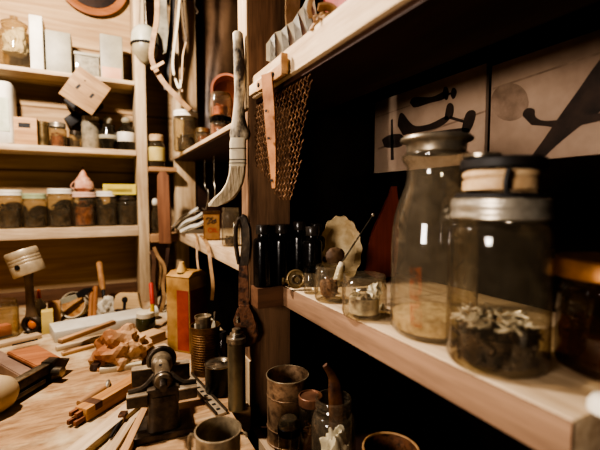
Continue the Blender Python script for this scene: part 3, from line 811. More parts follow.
def upper_shelf_things():
    z = EYE + .227
    # pleated canvas standing on the upper shelf
    d = .66; o = pt(290, 40, X=.285); s = mpp(o)
    t = T('pleated_paper', 'folded cream pleated paper with dark lines standing on the upper shelf', 'paper', (o.x, o.y, z), -YAW)
    L = lambda x, y: ((x - 290) * s, (o.z - z) + (40 - y) * s)
    tops = [(266, 44), (270, 37), (275, 32.5), (281, 29), (287, 25), (293, 20), (298, 13), (303, 5), (308, -4), (313, -12)]
    bots = [(266, 62), (270, 60), (276, 57), (283, 53), (290, 48), (296, 43), (303, 38), (308, 32), (313, 27), (318, 22)]
    bm = B(); rows = []
    for i, (a, b) in enumerate(zip(tops, bots)):
        dp = .006 * (i % 2)
        A_, B_ = L(*a), L(*b)
        rows.append([bm.verts.new((A_[0], dp, A_[1])), bm.verts.new((B_[0], dp, max(B_[1], .0015)))])
    for r0, r1 in zip(rows, rows[1:]): bm.faces.new((r0[0], r1[0], r1[1], r0[1]))
    bmesh.ops.solidify(bm, geom=list(bm.faces), thickness=.0012)
    P(t, 'pleats', bm, WHITE, smooth=False)
    bm = B()
    for i, (a, b) in enumerate(zip(tops, bots)):
        if i % 2 == 0 and i not in (0,):
            A_, B_ = L(*a), L(*b)
            tube(bm, [(A_[0], -.0022, A_[1] - .002), (B_[0], -.0022, max(B_[1], .0015))], .0008, 4)
    P(t, 'fold_line', bm, BLACKM)
    # leather loop hanging over the edge
    o = pt(325, 22, X=.262); s = mpp(o)
    t = T('leather_pouch', 'soft tan leather pouch with a thong slumped over the upper shelf edge', 'pouch', o, -YAW)
    L = lambda x, y: ((x - 325) * s, 0, (22 - y) * s)
    bm = B(); crumple(bm, 14 * s, .016, 12 * s, .30, 1.5, 6, 5, False)
    for v in bm.verts: v.co += Vector((1 * s, .022, 5 * s))
    P(t, 'bag', bm, LEATHER)
    bm = B(); ribbon(bm, smooth_path([L(318, 8), L(327, 7), L(335, 11), L(339.5, 20), L(338.5, 34)], 4), .022, .003, (0, 1, .1)); P(t, 'flap', bm, LEATHER)
    bm = B(); ribbon(bm, smooth_path([L(314, -8), L(309, 8), L(311, 18)], 4), .006, .0025, (1, 0, 0)); P(t, 'thong', bm, LEATHER)
    # red box behind
    q = pt(352, 4, X=.36)
    bm = B(); box(bm, -.03, -.05, 0, .03, .05, .12, .004)
    S('red_box', 'dull red box at the back of the upper shelf', 'box', bm, mottled('dull_red', (110, 28, 22), (150, 50, 40), 20, .6), (.366, q.y, z), 0)
    # pale cloth behind pleats
    o = pt(273, 22, Y=.71)
    bm = B()
    pts = smooth_path([(.0, 0, .20), (-.004, .002, .12), (.0, 0, .05), (-.006, -.004, .0)], 4)
    ribbon(bm, pts, .035, .004, (1, .3, 0))
    S('canvas_strip', 'pale canvas strip hanging behind the pleated paper', 'cloth', bm, LEATHERP, (.335, .68, z), 0)
upper_shelf_things()

# --- far bay -------------------------------------------------------------------
def text_mesh(body, size):
    cu = bpy.data.curves.new('lettering', 'FONT'); cu.body = body; cu.size = size; cu.align_x = 'CENTER'; cu.align_y = 'CENTER'; cu.extrude = .0002
    o = bpy.data.objects.new('lettering', cu); C.objects.link(o)
    dg = bpy.context.evaluated_depsgraph_get(); me = bpy.data.meshes.new_from_object(o.evaluated_get(dg))
    bm = B(); bm.from_mesh(me); bpy.data.objects.remove(o); bpy.data.curves.remove(cu); bpy.data.meshes.remove(me)
    for v in bm.verts: v.co = RX(math.pi / 2) @ v.co
    return bm

def far_middle_shelf():
    zs = -.119; z = EYE + zs
    p = pt(212, 245, X=.290)
    p.z = z
    t = T('oil_tin', 'rectangular amber tin lettered OIL standing on the far middle shelf', 'tin', p, math.radians(-14))
    w, h, dp = .0240, .086, .030
    bm = B(); box(bm, -w, 0, 0, w, dp, h, .002); P(t, 'body', bm, mottled('dark_tin_side', (104, 64, 26), (150, 98, 44), 15, .45, .3))
    bm = B(); box(bm, -w + .003, -.0008, .004, w - .002, .0004, h - .010, 0); P(t, 'label_panel', bm, mottled('amber_label', (126, 88, 50), (166, 122, 76), 15, .5), 'amber printed label')
    bm = B(); box(bm, -w - .0008, -.001, h - .008, w + .0008, dp + .001, h + .001, .001); P(t, 'top', bm, mottled('brown_tin_top', (70, 46, 26), (110, 76, 44), 20, .4, .5))
    bm = text_mesh('OIL', .019)
    for v in bm.verts: v.co += Vector((.003, -.0011, .030))
    P(t, 'lettering', bm, plain('red_ink', (172, 44, 22)), smooth=False)
    bm = B()
    for (x, zz, l) in ((-.006, .066, .020), (.002, .060, .022), (.000, .052, .026), (.006, .057, .012)):
        tube(bm, smooth_path([(x - l / 2, -.0012, zz - .003), (x - l / 6, -.0012, zz + .002), (x + l / 6, -.0012, zz - .001), (x + l / 2, -.0012, zz + .004)], 4), .0011, 4)
    P(t, 'script_mark', bm, BLACKM, 'black brush script')
    # jar beside the tin
    p = pt(231, 243, X=.30); p.z = z
    t = T('glass_jar', 'clear jar with a little hardware beside the amber oil tin', 'jar', p)
    P(t, 'glass_body', jar_glass(.0235, .100, .0215, .014, .008, 32), GLASSB)
    bm = pile(.020, .024, 30, .006, 33); S('loose_nails', 'dark nails in the jar beside the amber oil tin', 'hardware', bm, DARKBITS, p + Vector((0, 0, .004)), kind='stuff')
    # curled papers
    rd = random.Random(5)
    labs = ['loose curled paper nearest the oil tin', 'curled paper lying second from the oil tin', 'curled paper in the middle of the paper heap', 'lowest curled paper on the far middle shelf', 'curled paper at the far end of the heap', 'upright curled paper sticking out of the heap']
    for i, lb in enumerate(labs):
        px = 196 - i * 1.9; o = pt(px, 238, X=.300); o.z = z
        bm = B(); n = 7
        pts = smooth_path([(-.050, 0, .003), (-.016, .004, .014 + .006 * i), (.016, 0, .026 + .008 * i - .006 * (i % 2)), (.046, -.004, .042 + .007 * i)], 3)
        ribbon(bm, pts, .026, .0012, (.2, 1, .5 * (i % 2)))
        S('curled_paper', lb, 'paper', bm, WHITE if i % 2 else CREAM, o + Vector((0, 0, .001 + .002 * i)), rd.uniform(-.75, -.25), 'curled papers on the far middle shelf')
    bm = B(); bmesh.ops.create_uvsphere(bm, u_segments=16, v_segments=10, radius=.020)
    for v in bm.verts: v.co.z *= 1.15
    o = pt(191, 216, X=.36)
    t = T('string_ball', 'pale ball on a stand behind the curled papers', 'ball', (o.x, o.y, z))
    for v in bm.verts: v.co.z += o.z - z
    P(t, 'ball', bm, LEATHERP)
    bm = B(); lathe(bm, [(0, 0), (.022, 0), (.020, .006), (.008, .012), (.008, o.z - z - .018), (0, o.z - z - .016)], 16); P(t, 'stand', bm, BROWNW)
    # straps hanging off the edge
    def strap(lb, pxs, X, w, mat, nm='leather_thong', th=.003):
        raw = [pt(x, y, X=X + dx) for x, y, dx in pxs]; raw[0].z = EYE - .1165; raw[1].z = EYE - .1165
        bm = B(); pts = smooth_path(raw, 5)
        ribbon(bm, pts, w, th, RIGHT)
        S(nm, lb, 'strap', bm, mat, (0, 0, 0))
    strap('long tan leather thong draped over the shelf below the oil tin', [(201, 243, .03), (206, 241, .0), (209, 252, -.012), (211, 268, -.014), (213, 285, -.012), (212, 300, -.012)], .262, .009, LEATHER)
    strap('short dark tan thong hanging beside the long thong below the oil tin', [(195, 241, .03), (197, 240, .0), (197, 256, -.012), (199, 272, -.014), (203, 288, -.010)], .262, .006, LEATHER)
    strap('narrow pale thong hanging at the far end of the middle shelf', [(172, 238, .01), (171, 242, -.006), (168, 256, -.012), (167, 268, -.012)], .262, .010, LEATHERP)
    # wire hooks in the dark
    for (xs, lb) in (([(214, 172), (214, 180), (215, 190), (214, 200)], 'thin pale wire hook in the dark nearer the brush'), ([(205, 186), (208, 190), (208, 200), (206, 208)], 'thin pale wire hook in the dark nearer the far post')):
        bm = B(); X = .36
        top = pt(xs[0][0], xs[0][1], X=X); pts = [Vector((top.x, top.y, EYE + .162))] + [pt(x, y, X=X) for x, y in xs]
        low = pts[-1]; pts += [low + Vector((-.006, 0, -.006)), low + Vector((-.014, 0, 0))]
        tube(bm, smooth_path(pts, 4), .0018, 6)
        S('wire_hook', lb, 'hook', bm, ZINC, (0, 0, 0), group='wire hooks under the far upper shelf')
far_middle_shelf()

def far_upper_shelf():
    z = EYE + .170
    p = Vector((.277, 1.43, z))
    t = T('glass_jar', 'jar with a white metal lid at the far end of the upper shelf', 'jar', p)
    P(t, 'glass_body', jar_glass(.042, .135, .038, .02, .014, 32), GLASSH)
    P(t, 'lid', screw_band(.041, .118, .140), WHITE)
    bm = pile(.036, .06, 50, .011, 41); S('grey_bits', 'grey bits in the white-lidded jar on the far upper shelf', 'hardware', bm, DARKBITS, p + Vector((0, 0, .004)), kind='stuff')
    p = pt(203, 143, X=.285); p.z = z
    t = T('glass_jar', 'tiny jar with a brass lid beside the white-lidded jar', 'jar', p)
    P(t, 'glass_body', jar_glass(.021, .042, .019, .01, .005, 24), GLASSH); P(t, 'lid', screw_band(.0205, .034, .047, 24), BRASS)
    bm = pile(.018, .025, 25, .006, 42); S('red_bits', 'reddish bits in the tiny brass-lidded jar', 'hardware', bm, REDBITS, p + Vector((0, 0, .004)), kind='stuff')
    p = Vector((.345, 1.22, z))
    t = T('glass_jar', 'tall clear jar behind the tiny brass-lidded jar', 'jar', p)
    P(t, 'glass_body', jar_glass(.026, .115, .022, .014, .012, 24), GLASSH); P(t, 'lid', screw_band(.0235, .102, .118, 24), STEEL)
    p = pt(221, 138, X=.300); p.z = z
    t = T('glass_jar', 'squat jar with a black lid carrying another jar', 'jar', p)
    P(t, 'glass_body', jar_glass(.029, .046, .027, .01, .005, 32), GLASSB)
    bm = B(); lathe(bm, [(.0285, .040), (.030, .041), (.030, .052), (.028, .054), (0, .054)], 32); P(t, 'lid', bm, BLACK)
    bm = pile(.025, .032, 40, .008, 43); S('amber_bits', 'amber bits in the squat black-lidded jar', 'hardware', bm, REDBITS, p + Vector((0, 0, .004)), kind='stuff')
    q = p + Vector((0, 0, .054))
    t = T('square_jar', 'squarish clear jar of reddish bits stacked on the black-lidded jar', 'jar', q)
    bm = B(); loft(bm, [(0, 0, 0, .026, .026), (0, 0, .003, .0285, .0285), (0, 0, .046, .0285, .0285), (0, 0, .054, .025, .025), (0, 0, .058, .025, .025)], 32, 5); P(t, 'glass_body', bm, GLASSB)
    bm = B(); lathe(bm, [(.024, .056), (.026, .057), (.026, .063), (.024, .065), (0, .065)], 28); P(t, 'lid', bm, GLASSH)
    bm = pile(.023, .034, 40, .008, 44, shapes=('chip', 'ball')); S('red_chips', 'reddish chips in the squarish stacked jar', 'hardware', bm, mottled('red_chip', (120, 54, 30), (190, 110, 74), 30, .6), q + Vector((0, 0, .004)), kind='stuff')
    p = pt(231, 133, X=.33); p.z = z
    p = Vector((.335, .955, z))
    t = T('glass_jar', 'clear jar with a dark metal lid half hidden behind the paint brush', 'jar', p)
    P(t, 'glass_body', jar_glass(.025, .07, .022, .012, .006, 28), GLASSB); P(t, 'lid', screw_band(.0235, .060, .074, 28), IRON)
    # red arched scoop
    p = Vector((.338, 1.13, z))
    t = T('red_scoop', 'red arched metal scoop standing open behind the stacked jars', 'scoop', p, -.28)
    bm = B(); n = 20; R0, R1 = .047, .040; hh = .150
    def arch(R): return [(-R, 0)] + [(R * math.cos(math.pi - math.pi * k / n), hh + R * math.sin(math.pi * k / n)) for k in range(n + 1)] + [(R, 0)]
    A0, A1 = arch(R0), arch(R1)
    vo = [[bm.verts.new((x, y, zz)) for x, zz in A] for A, y in ((A0, 0), (A1, 0), (A1, .055), (A0, .06))]
    for a, b in ((0, 1), (1, 2), (3, 0)):
        for k in range(len(A0) - 1): bm.faces.new((vo[a][k], vo[a][k + 1], vo[b][k + 1], vo[b][k]))
    bm.faces.new(vo[2]); bm.faces.new(vo[3])
    P(t, 'hood', bm, mottled('red_enamel', (146, 88, 64), (194, 128, 98), 14, .5))
far_upper_shelf()

def far_end_hangings():
    # dark leather sheet behind the far bay
    bm = B(); rows = []
    nx, nz = 22, 12
    for j in range(nz + 1):
        row = []
        for i in range(nx + 1):
            u, v = i / nx, j / nz
            x = .300 + .270 * u; zz = EYE + .19 + .72 * v
            y = 1.59 + .022 * math.sin((u * 1.5 - v * .5) * 6.0 + .6) * (.4 + .6 * (1 - v))
            row.append(bm.verts.new((x, y, zz)))
        rows.append(row)
    for a, b in zip(rows, rows[1:]):
        for i in range(nx): bm.faces.new((a[i], a[i + 1], b[i + 1], b[i]))
    bmesh.ops.solidify(bm, geom=list(bm.faces), thickness=.004)
    S('leather_apron', 'dark brown leather apron hanging at the far end behind the jars', 'apron', bm, mottled('apron_leather', (92, 68, 50), (150, 118, 90), 6, .42, 0, .15), (0, 0, 0))
    # white dome lantern hanging at the corner
    o = pt(145, 45, d=1.36)
    t = T('pendant_lamp', 'white enamel dome with a dark ring and pointed base hanging on wires at the corner', 'lamp', o)
    s = mpp(o)
    bm = B(); lathe(bm, [(13 * s, -.004), (13 * s, .014), (12.4 * s, .034), (10.2 * s, .052), (6 * s, .062), (0, .066)], 28); P(t, 'dome', bm, mottled('grey_enamel', (150, 150, 130), (190, 186, 166), 10, .4))
    bm = B(); torus(bm, 12.7 * s, .004, TR(0, 0, -.002), 32, 8); P(t, 'ring', bm, BLACKM)
    bm = B(); lathe(bm, [(12.2 * s, -.004), (12 * s, -.022), (10 * s, -.036), (5 * s, -.058), (0, -.070)], 28); P(t, 'base', bm, mottled('grey_base', (120, 108, 84), (176, 164, 136), 9, .4))
    bm = B()
    for dx in (-.018, .006): tube(bm, [(dx, 0, .062), (dx * .6, 0, .16), (dx * .5, .0, EYE + .79 - o.z)], .0018, 6)
    P(t, 'wire', bm, STEEL)
    bm = B(); box(bm, 0, 0, 0, .215, .225, .04, .003)
    S('hanging_rail', 'brown rail high in the corner from which the straps hang', 'rail', bm, BROWNW, (.128, 1.369, EYE + .79))
    bm = B(); box(bm, 0, 0, 0, .064, .012, .49, .003)
    S('hanging_board', 'wide pale tan board hanging upright behind the white-lidded jar', 'board', bm, PALEZ, (.280, 1.552, EYE + .32))
    def strap(nm, lb, cat, pxs, w, th, mat, side=RIGHT):
        bm = B(); pts = smooth_path([pt(x, y, d=d) for x, y, d in pxs], 5); ribbon(bm, pts, w, th, side)
        return S(nm, lb, cat, bm, mat, (0, 0, 0))
    strap('leather_belt', 'broad tan belt curving down from the lamp to the far shelf', 'belt', [(156, -42, 1.30), (157, 15, 1.30), (153, 40, 1.30), (152, 60, 1.31), (162, 80, 1.31), (176, 96, 1.31), (190, 110, 1.32)], .017, .004, LEATHER)
    strap('leather_belt', 'tan strap tied crosswise over the broad belt below the lamp', 'belt', [(151, 69, 1.285), (157, 66, 1.285), (164, 62, 1.285)], .010, .004, LEATHERP, (0, 0, 1))
    strap('canvas_sling', 'grey canvas sling hanging behind the broad belt', 'cloth', [(160, -34, 1.38), (162, 20, 1.38), (166, 46, 1.39), (168, 52, 1.39)], .040, .004, mottled('grey_canvas', (96, 90, 76), (170, 162, 140), 14, .8))
    strap('dark_strap', 'black strap hanging between the grey sling and the pale board', 'strap', [(174, -34, 1.37), (172, 20, 1.37), (168, 60, 1.38), (166, 90, 1.38)], .016, .004, BLACKM)
    strap('knotted_rope', 'pale knotted rope hanging in front of the far post', 'cord', [(182, -36, 1.35), (178, 20, 1.35), (174, 50, 1.35), (173, 68, 1.35), (177, 84, 1.35), (180, 88, 1.35), (181, 80, 1.35)], .008, .006, CREAM)
    bm = B(); pts = smooth_path([pt(x, y, d=1.36) for x, y in ((180, -34), (184, 20), (186, 34), (187, 40), (185, 43), (183, 38))], 5); tube(bm, pts, .0022, 6)
    S('iron_hook', 'dark iron hook hanging on the front of the far post', 'hook', bm, IRON, (0, 0, 0))
    strap('thin_thong', 'thin pale thong hanging below the iron hook', 'strap', [(186, 42, 1.355), (183, 55, 1.355), (182, 75, 1.355), (182, 92, 1.355)], .005, .003, LEATHERP)
    bm = B(); pts = smooth_path([pt(x, y, d=1.37) for x, y in ((198, -34), (195, 2), (196, 8), (198, 12), (196, 14))], 5); tube(bm, pts, .003, 6)
    S('iron_hook', 'short black hook at the top of the far post', 'hook', bm, IRON, (0, 0, 0))
    # corner shelf contents
    p = Vector((.182, 1.60, EYE + .124)); px = 155
    q = pt(154, 160, Y=1.61); p.x = q.x + .01; p.y = 1.61
    t = T('glass_jar', 'jar with a yellow label on the narrow corner shelf', 'jar', p)
    P(t, 'glass_body', jar_glass(.030, .115, .024, .02, .02, 24), GLASSH)
    bm = B(); lathe(bm, [(.0255, .100), (.0265, .101), (.0265, .124), (.024, .126), (0, .126)], 24); P(t, 'lid', bm, LEATHERP)
    bm = B(); lathe(bm, [(.0304, .025), (.0308, .027), (.0308, .075), (.0304, .077)], 24); P(t, 'paper_label', bm, mottled('yellowed_label', (196, 172, 96), (222, 204, 140), 12, .7), 'yellowed paper label')
    # reddish paddle and small things below
    a = pt(163, 245, d=1.42)
    bm = B(); s = mpp(a)
    prism(bm, [((x - 163) * s, (245 - y) * s) for x, y in ((159, 244), (158, 200), (158.5, 176), (161, 172), (167, 172), (170, 176), (170.5, 200), (171, 244))], 0, .012, bev=.002)
    S('wooden_paddle', 'reddish flat wooden paddle hanging below the corner shelf', 'paddle', bm, wood('paddle_wood', (92, 58, 40), (142, 98, 70), 'z'), a, -YAW)
    o = pt(152, 222, Y=1.62); o.z = EYE - .13
    t = T('glass_bottle', 'small hazy bottle with a white stopper on the lower corner shelf', 'bottle', (o.x + .012, 1.63, o.z))
    bm = B(); lathe(bm, [(0, .002), (.02, 0), (.022, .004), (.022, .075), (.012, .095), (.011, .11)], 20); P(t, 'glass_body', bm, GLASSH)
    bm = B(); bmesh.ops.create_uvsphere(bm, u_segments=14, v_segments=8, radius=.017, matrix=TR(0, 0, .12)); P(t, 'stopper', bm, WHITE)
    # bundle of straps under the corner
    for i, (xs, w, m, lb) in enumerate([
        ([(154, 247), (158, 256), (165, 268), (163, 285), (164, 300), (158, 318)], .012, LEATHER, 'tan strap looped at the front of the strap bundle in the corner'),
        ([(152, 250), (154, 262), (153, 280), (156, 305), (157, 330)], .014, BROWNW, 'brown strap hanging nearest the back wall in the corner'),
        ([(168, 248), (166, 270), (164, 290), (160, 312), (162, 340)], .014, LEATHERD, 'dark strap hanging nearest the tall red can'),
        ([(150, 252), (160, 262), (158, 290), (154, 310), (160, 326)], .010, LEATHER, 'twisted tan strap in the middle of the corner bundle')]):
        bm = B(); pts = smooth_path([pt(x, y, d=1.36 + .012 * i) for x, y in xs], 5); ribbon(bm, pts, w, .004, RIGHT + Vector((0, .3 * (i % 2), 0)))
        S('hanging_strap', lb, 'strap', bm, m, (0, 0, 0), group='straps bundled in the corner')
far_end_hangings()

# --- back wall shelves --------------------------------------------------------------
def on_back(px, Zrel, Y=1.675):
    p = pt(px, 200, Y=Y); p.z = EYE + Zrel
    return p
def back_jar(px, w, h, Zrel, lidmat, bits, label, bl, seed, Y=1.675, fill=.6, lidh=.02, glass=None, bname='hardware_bits'):
    p = on_back(px, Zrel, Y); s = mpp(p); R = w * s / 2; H = h * s
    t = T('glass_jar', label, 'jar', p)
    P(t, 'glass_body', jar_glass(R, H - lidh * .3, R * .86, lidh, R * .25, 28), glass or GLASSH)
    if lidmat: P(t, 'lid', screw_band(R * .92, H - lidh, H, 28), lidmat)
    if bits:
        bm = pile(R * .9, H * fill, 80, R * .22, seed)
        S(bname, bl, 'hardware', bm, bits, p + Vector((0, 0, .004)), kind='stuff')
    return p, s, R, H

def back_shelves():
    zt, zm, zl = .44, .186, -.098
    # lower shelf jars
    GL = mottled('green_lid', (150, 160, 120), (186, 192, 156), 10, .4)
    PK = mottled('pink_lid', (206, 160, 136), (230, 196, 176), 10, .4)
    back_jar(9, 24, 38, zl, WHITE, DARKBITS, 'white-lidded jar at the left end of the lowest back shelf', 'dark bits in the white-lidded jar at the left end', 51, fill=.62)
    back_jar(34.5, 22, 34, zl, GL, DARKBITS, 'jar with a pale green lid, the only green-lidded one on the back shelf', 'few dark bits in the green-lidded jar', 52, fill=.35)
    back_jar(60.5, 24, 38, zl, WHITE, DARKBITS, 'white-lidded jar between the green-lidded jar and the shell jar', 'dark bits in the jar beside the green-lidded one', 53, fill=.6)
    p, s, R, H = back_jar(84, 23, 34, zl, PK, REDBITS, 'jar with a pink lid carrying a pink shell', 'reddish shell bits in the pink-lidded jar', 54, fill=.75)
    t = T('conch_shell', 'pink conch shell standing on the pink-lidded jar', 'shell', p + Vector((0, 0, H - .001)))
    bm = B(); n = 90; prev = None
    lathe(bm, [(0, 0), (.022, .002), (.036, .014), (.038, .026), (.030, .040), (.026, .042), (.024, .052), (.016, .060), (.014, .064), (.010, .074), (.006, .078), (.0, .098)], 14)
    for v in bm.verts:
        k = 1 + .25 * noise.noise(v.co * 60); v.co.x *= k; v.co.y *= k
    P(t, 'shell', bm, mottled('pink_shell', (196, 130, 100), (232, 186, 156), 30, .5, 0, .4))
    bm = B(); ribbon(bm, smooth_path([(-.030, -.02, .010), (-.040, -.022, .022), (-.030, -.026, .038)], 4), .016, .003, (0, 1, 0)); P(t, 'lip', bm, mottled('shell_lip', (220, 160, 130), (240, 196, 170), 20, .4))
    back_jar(107, 21, 34, zl, WHITE, DARKBITS, 'white-lidded jar between the shell jar and the darkest jar', 'dark bits in the jar beside the shell jar', 55, fill=.7)
    p, s, R, H = back_jar(127.5, 20, 30, zl, IRON, DARKBITS, 'darkest jar, under the yellow box at the end of the lowest back shelf', 'dark nails filling the jar under the yellow box', 56, fill=.85)
    t = T('yellow_box', 'small yellow cardboard box lying on the last jars of the lowest back shelf', 'box', p + Vector((-.022, 0, H + .0005)), -.1)
    bm = B(); box(bm, -.060, -.035, 0, .055, .03, .040, .001); P(t, 'carton', bm, mottled('yellow_card', (206, 184, 70), (230, 212, 110), 12, .7))
    bm = B(); box(bm, -.045, -.0355, .010, .040, -.0349, .022); P(t, 'printed_band', bm, mottled('olive_print', (150, 130, 50), (170, 150, 70), 12, .7), 'olive printed band')
    # middle shelf
    q = on_back(5, zm, 1.66); s = mpp(q)
    t = T('canister', 'cream rounded canister at the left end of the middle back shelf', 'canister', q)
    bm = B(); loft(bm, [(0, 0, 0, 10 * s, .05), (0, 0, .004, 12 * s, .052), (0, 0, 57 * s, 12 * s, .052), (0, 0, 60 * s, 11 * s, .048)], 24, 5); P(t, 'body', bm, WHITE)
    bm = B(); box(bm, -9 * s, -.0528, 12 * s, 9 * s, -.0522, 44 * s); P(t, 'paper_label', bm, mottled('greenish_label', (196, 200, 172), (222, 222, 198), 30, .7), 'greenish label')
    q = on_back(29, zm, 1.66); s = mpp(q)
    t = T('wooden_box', 'tan wooden box with a dark slot beside the cream canister', 'box', q)
    bm = B(); box(bm, -10.5 * s, -.035, 0, 10.5 * s, .035, 27 * s, .002); P(t, 'body', bm, TAN)
    bm = B(); box(bm, -4.5 * s, -.0358, 17 * s, 5 * s, -.034, 21.5 * s); P(t, 'slot', bm, BLACKM, 'dark slot')
    q = on_back(45.5, zm, 1.66); s = mpp(q)
    t = T('brass_tube', 'slim brass tube can between the wooden box and the red-filled jar', 'can', q)
    bm = B(); lathe(bm, [(0, 0), (5.2 * s, 0), (5.2 * s, 23 * s)], 20); P(t, 'tube', bm, BRASS)
    bm = B(); lathe(bm, [(5.4 * s, 21 * s), (5.6 * s, 21.2 * s), (5.6 * s, 24.5 * s), (5 * s, 25 * s), (0, 25 * s)], 20); P(t, 'cap', bm, BRASS)
    back_jar(60, 16, 25, zm, ZINC, REDBITS, 'jar of red-brown bits beside the brass tube', 'red-brown bits in the jar beside the brass tube', 61, fill=.6, lidh=.016, bname='red_hardware')
    back_jar(77.5, 11, 18, zm, IRON, DARKBITS, 'smallest jar on the middle back shelf, dark lidded', 'dark bits in the smallest jar', 62, fill=.6, lidh=.012)
    back_jar(93, 17, 33, zm, ZINC, None, 'cloudy jar with a domed metal lid on the middle back shelf', '', 63, lidh=.016, glass=thin_glass('cloudy_glass', (210, 200, 178), (150, 138, 112), .4, (214, 200, 172)))
    for px, lb, lab in ((110, 'dark bulbous bottle with a glass stopper on the middle back shelf', None), (128, 'dark stoppered bottle with a wide white label, last on the middle back shelf', True)):
        q = on_back(px, zm, 1.66); s = mpp(q)
        t = T('stoppered_bottle', lb, 'bottle', q)
        R = 8.2 * s
        pr = [(0, .002), (R * .9, 0), (R, .004), (R, 20 * s), (R * .7, 24 * s), (R * .45, 25 * s), (R * .45, 27 * s), (R * .6, 27.6 * s)] if lab else [(0, .002), (R * .8, 0), (R * .85, .004), (R * .8, 5 * s), (R, 10 * s), (R, 16 * s), (R * .75, 21 * s), (R * .75, 24 * s), (R * .85, 25 * s)]
        bm = B(); lathe(bm, pr, 24); P(t, 'glass_body', bm, thin_glass('dark_bottle_glass', (110, 100, 80), (40, 34, 24), .2, (90, 80, 62)))
        bm = B(); lathe(bm, [(0, 26 * s), (R * .35, 26.5 * s), (R * .55, 30 * s), (R * .4, 33 * s), (0, 34 * s)], 16); P(t, 'stopper', bm, GREYW)
        if lab:
            bm = B(); lathe(bm, [(R * 1.01, 9 * s), (R * 1.03, 9.3 * s), (R * 1.03, 18 * s), (R * 1.01, 18.4 * s)], 24); P(t, 'paper_label', bm, WHITE, 'white paper label')
        else:
            bm = B(); lathe(bm, [(R * 1.01, 11 * s), (R * 1.02, 11.2 * s), (R * 1.02, 14.6 * s), (R * 1.01, 15 * s)], 24); P(t, 'paper_label', bm, GREYW, 'narrow grey label')
    # top shelf
    q = on_back(22, zt, 1.67); s = mpp(q)
    t = T('cookie_jar', 'large glass jar with a glass knob lid, biggest on the top back shelf', 'jar', q)
    R = 14 * s
    bm = B(); lathe(bm, jar_profile(R, 44 * s, R * .72, 5 * s, 8 * s), 32); P(t, 'glass_body', bm, GLASSH)
    bm = B(); lathe(bm, [(R * .8, 44 * s), (R * .82, 46 * s), (R * .5, 49 * s), (R * .2, 50 * s), (R * .25, 53 * s), (0, 54 * s)], 28); P(t, 'lid', bm, GLASSH)
    bm = B(); crumple(bm, R * .75, R * .75, 17 * s, .3, 2, 4, 4); S('paper_wad', 'wad of pale paper inside the large glass jar on the top shelf', 'paper', bm, CREAM, q + Vector((0, 0, .085)))
    q = on_back(45, zt, 1.67); s = mpp(q)
    t = T('white_book', 'slim white book standing beside the large glass jar on the top shelf', 'book', q)
    bm = B(); box(bm, -5.5 * s, -.06, 0, 5.5 * s, .06, 51 * s, .004); P(t, 'cover', bm, WHITE)
    bm = B(); box(bm, -4.3 * s, -.052, .004, 4.3 * s, .061, 51.3 * s); P(t, 'pages', bm, CREAM)
    q = on_back(65, zt, 1.68); s = mpp(q)
    bm = B(); box(bm, -11 * s, -.045, 0, 11 * s, .04, 41 * s, .006)
    S('plastic_tub', 'tall grey plastic tub beside the white book on the top shelf', 'tub', bm, GREYW, q)
    q = on_back(92, zt, 1.67); s = mpp(q)
    t = T('plastic_box', 'low translucent plastic box between the two grey tubs on the top shelf', 'box', q)
    bm = B(); box(bm, -10.5 * s, -.045, 0, 10.5 * s, .04, 20 * s, .004); P(t, 'box', bm, thin_glass('cloudy_plastic', (210, 200, 180), (160, 150, 130), .6, (205, 195, 172)))
    bm = B(); box(bm, -11.2 * s, -.048, 20 * s, 11.2 * s, .043, 23 * s, .002); P(t, 'lid', bm, GREYW)
    q = on_back(115.5, zt, 1.67); s = mpp(q)
    t = T('plastic_tub', 'grey plastic tub with a pink lower panel at the end of the top shelf', 'tub', q)
    bm = B(); box(bm, -10 * s, -.045, 0, 10 * s, .04, 43 * s, .005); P(t, 'tub', bm, GREYW)
    bm = B(); box(bm, -9 * s, -.0462, .004, 8.5 * s, -.0448, 12 * s, .0005); P(t, 'label_panel', bm, mottled('pink_panel', (214, 160, 124), (232, 186, 154), 10, .6), 'pink label')
    # diamond plate on the shelf edge
    o = pt(85.5, 91, Y=1.585); s = mpp(o)
    t = T('slotted_plate', 'square wooden plate with two slots hanging cornerwise from the top shelf edge', 'plate', o, rot=(math.radians(6), math.radians(33), 0))
    a = 17 * s
    bm = B(); box(bm, -a, -.006, -a, a, .006, a, .002); P(t, 'board', bm, wood('plate_wood', (132, 102, 72), (182, 148, 110), 'x', 2))
    for dx in (-1, 1):
        bm = B(); box(bm, -2.6 * s, -.0065, -1.2 * s, 2.6 * s, -.0055, 1.2 * s, 0, TR(dx * 7 * s, 0, -.5 * s) @ RY(math.radians(-82))); P(t, 'slot', bm, BLACKM, 'dark slot')
    bm = B(); K = RY(math.radians(-33)); tube(bm, [K @ Vector((0, -.010, .034)), K @ Vector((0, .026, .034))], .002, 6); P(t, 'nail', bm, IRON)
    # solid dark cross standing in for the shadow the plate casts
    o = pt(84, 112, Y=1.70); s = mpp(o)
    t = T('plate_shadow', 'dark cross shape standing in for the shadow of the slotted plate on the wall', 'fitting', o)
    for an in (.75, -.7):
        bm = B(); box(bm, -19 * s, -.012, -5 * s, 19 * s, .05, 5 * s, .003, RY(an)); P(t, 'shadow_arm', bm, BLACKM)
    bm = B(); lathe(bm, [(0, -.020), (3.5 * s, -.020), (4 * s, -.012), (0, -.012)], 16, RX(0) @ TR(-3 * s, 0, 0) @ RX(math.radians(-90)) @ TR(0, 0, 0)); P(t, 'shadow_cross_disc', bm, STEEL, 'pale disc on the cross standing in for the shadow')
    # round tray high on the wall
    o = pt(92, -18, Y=1.74); s = mpp(o)
    t = T('round_tray', 'round brown rimmed tray hanging high on the back wall', 'tray', o, rot=(math.radians(90), 0, 0))
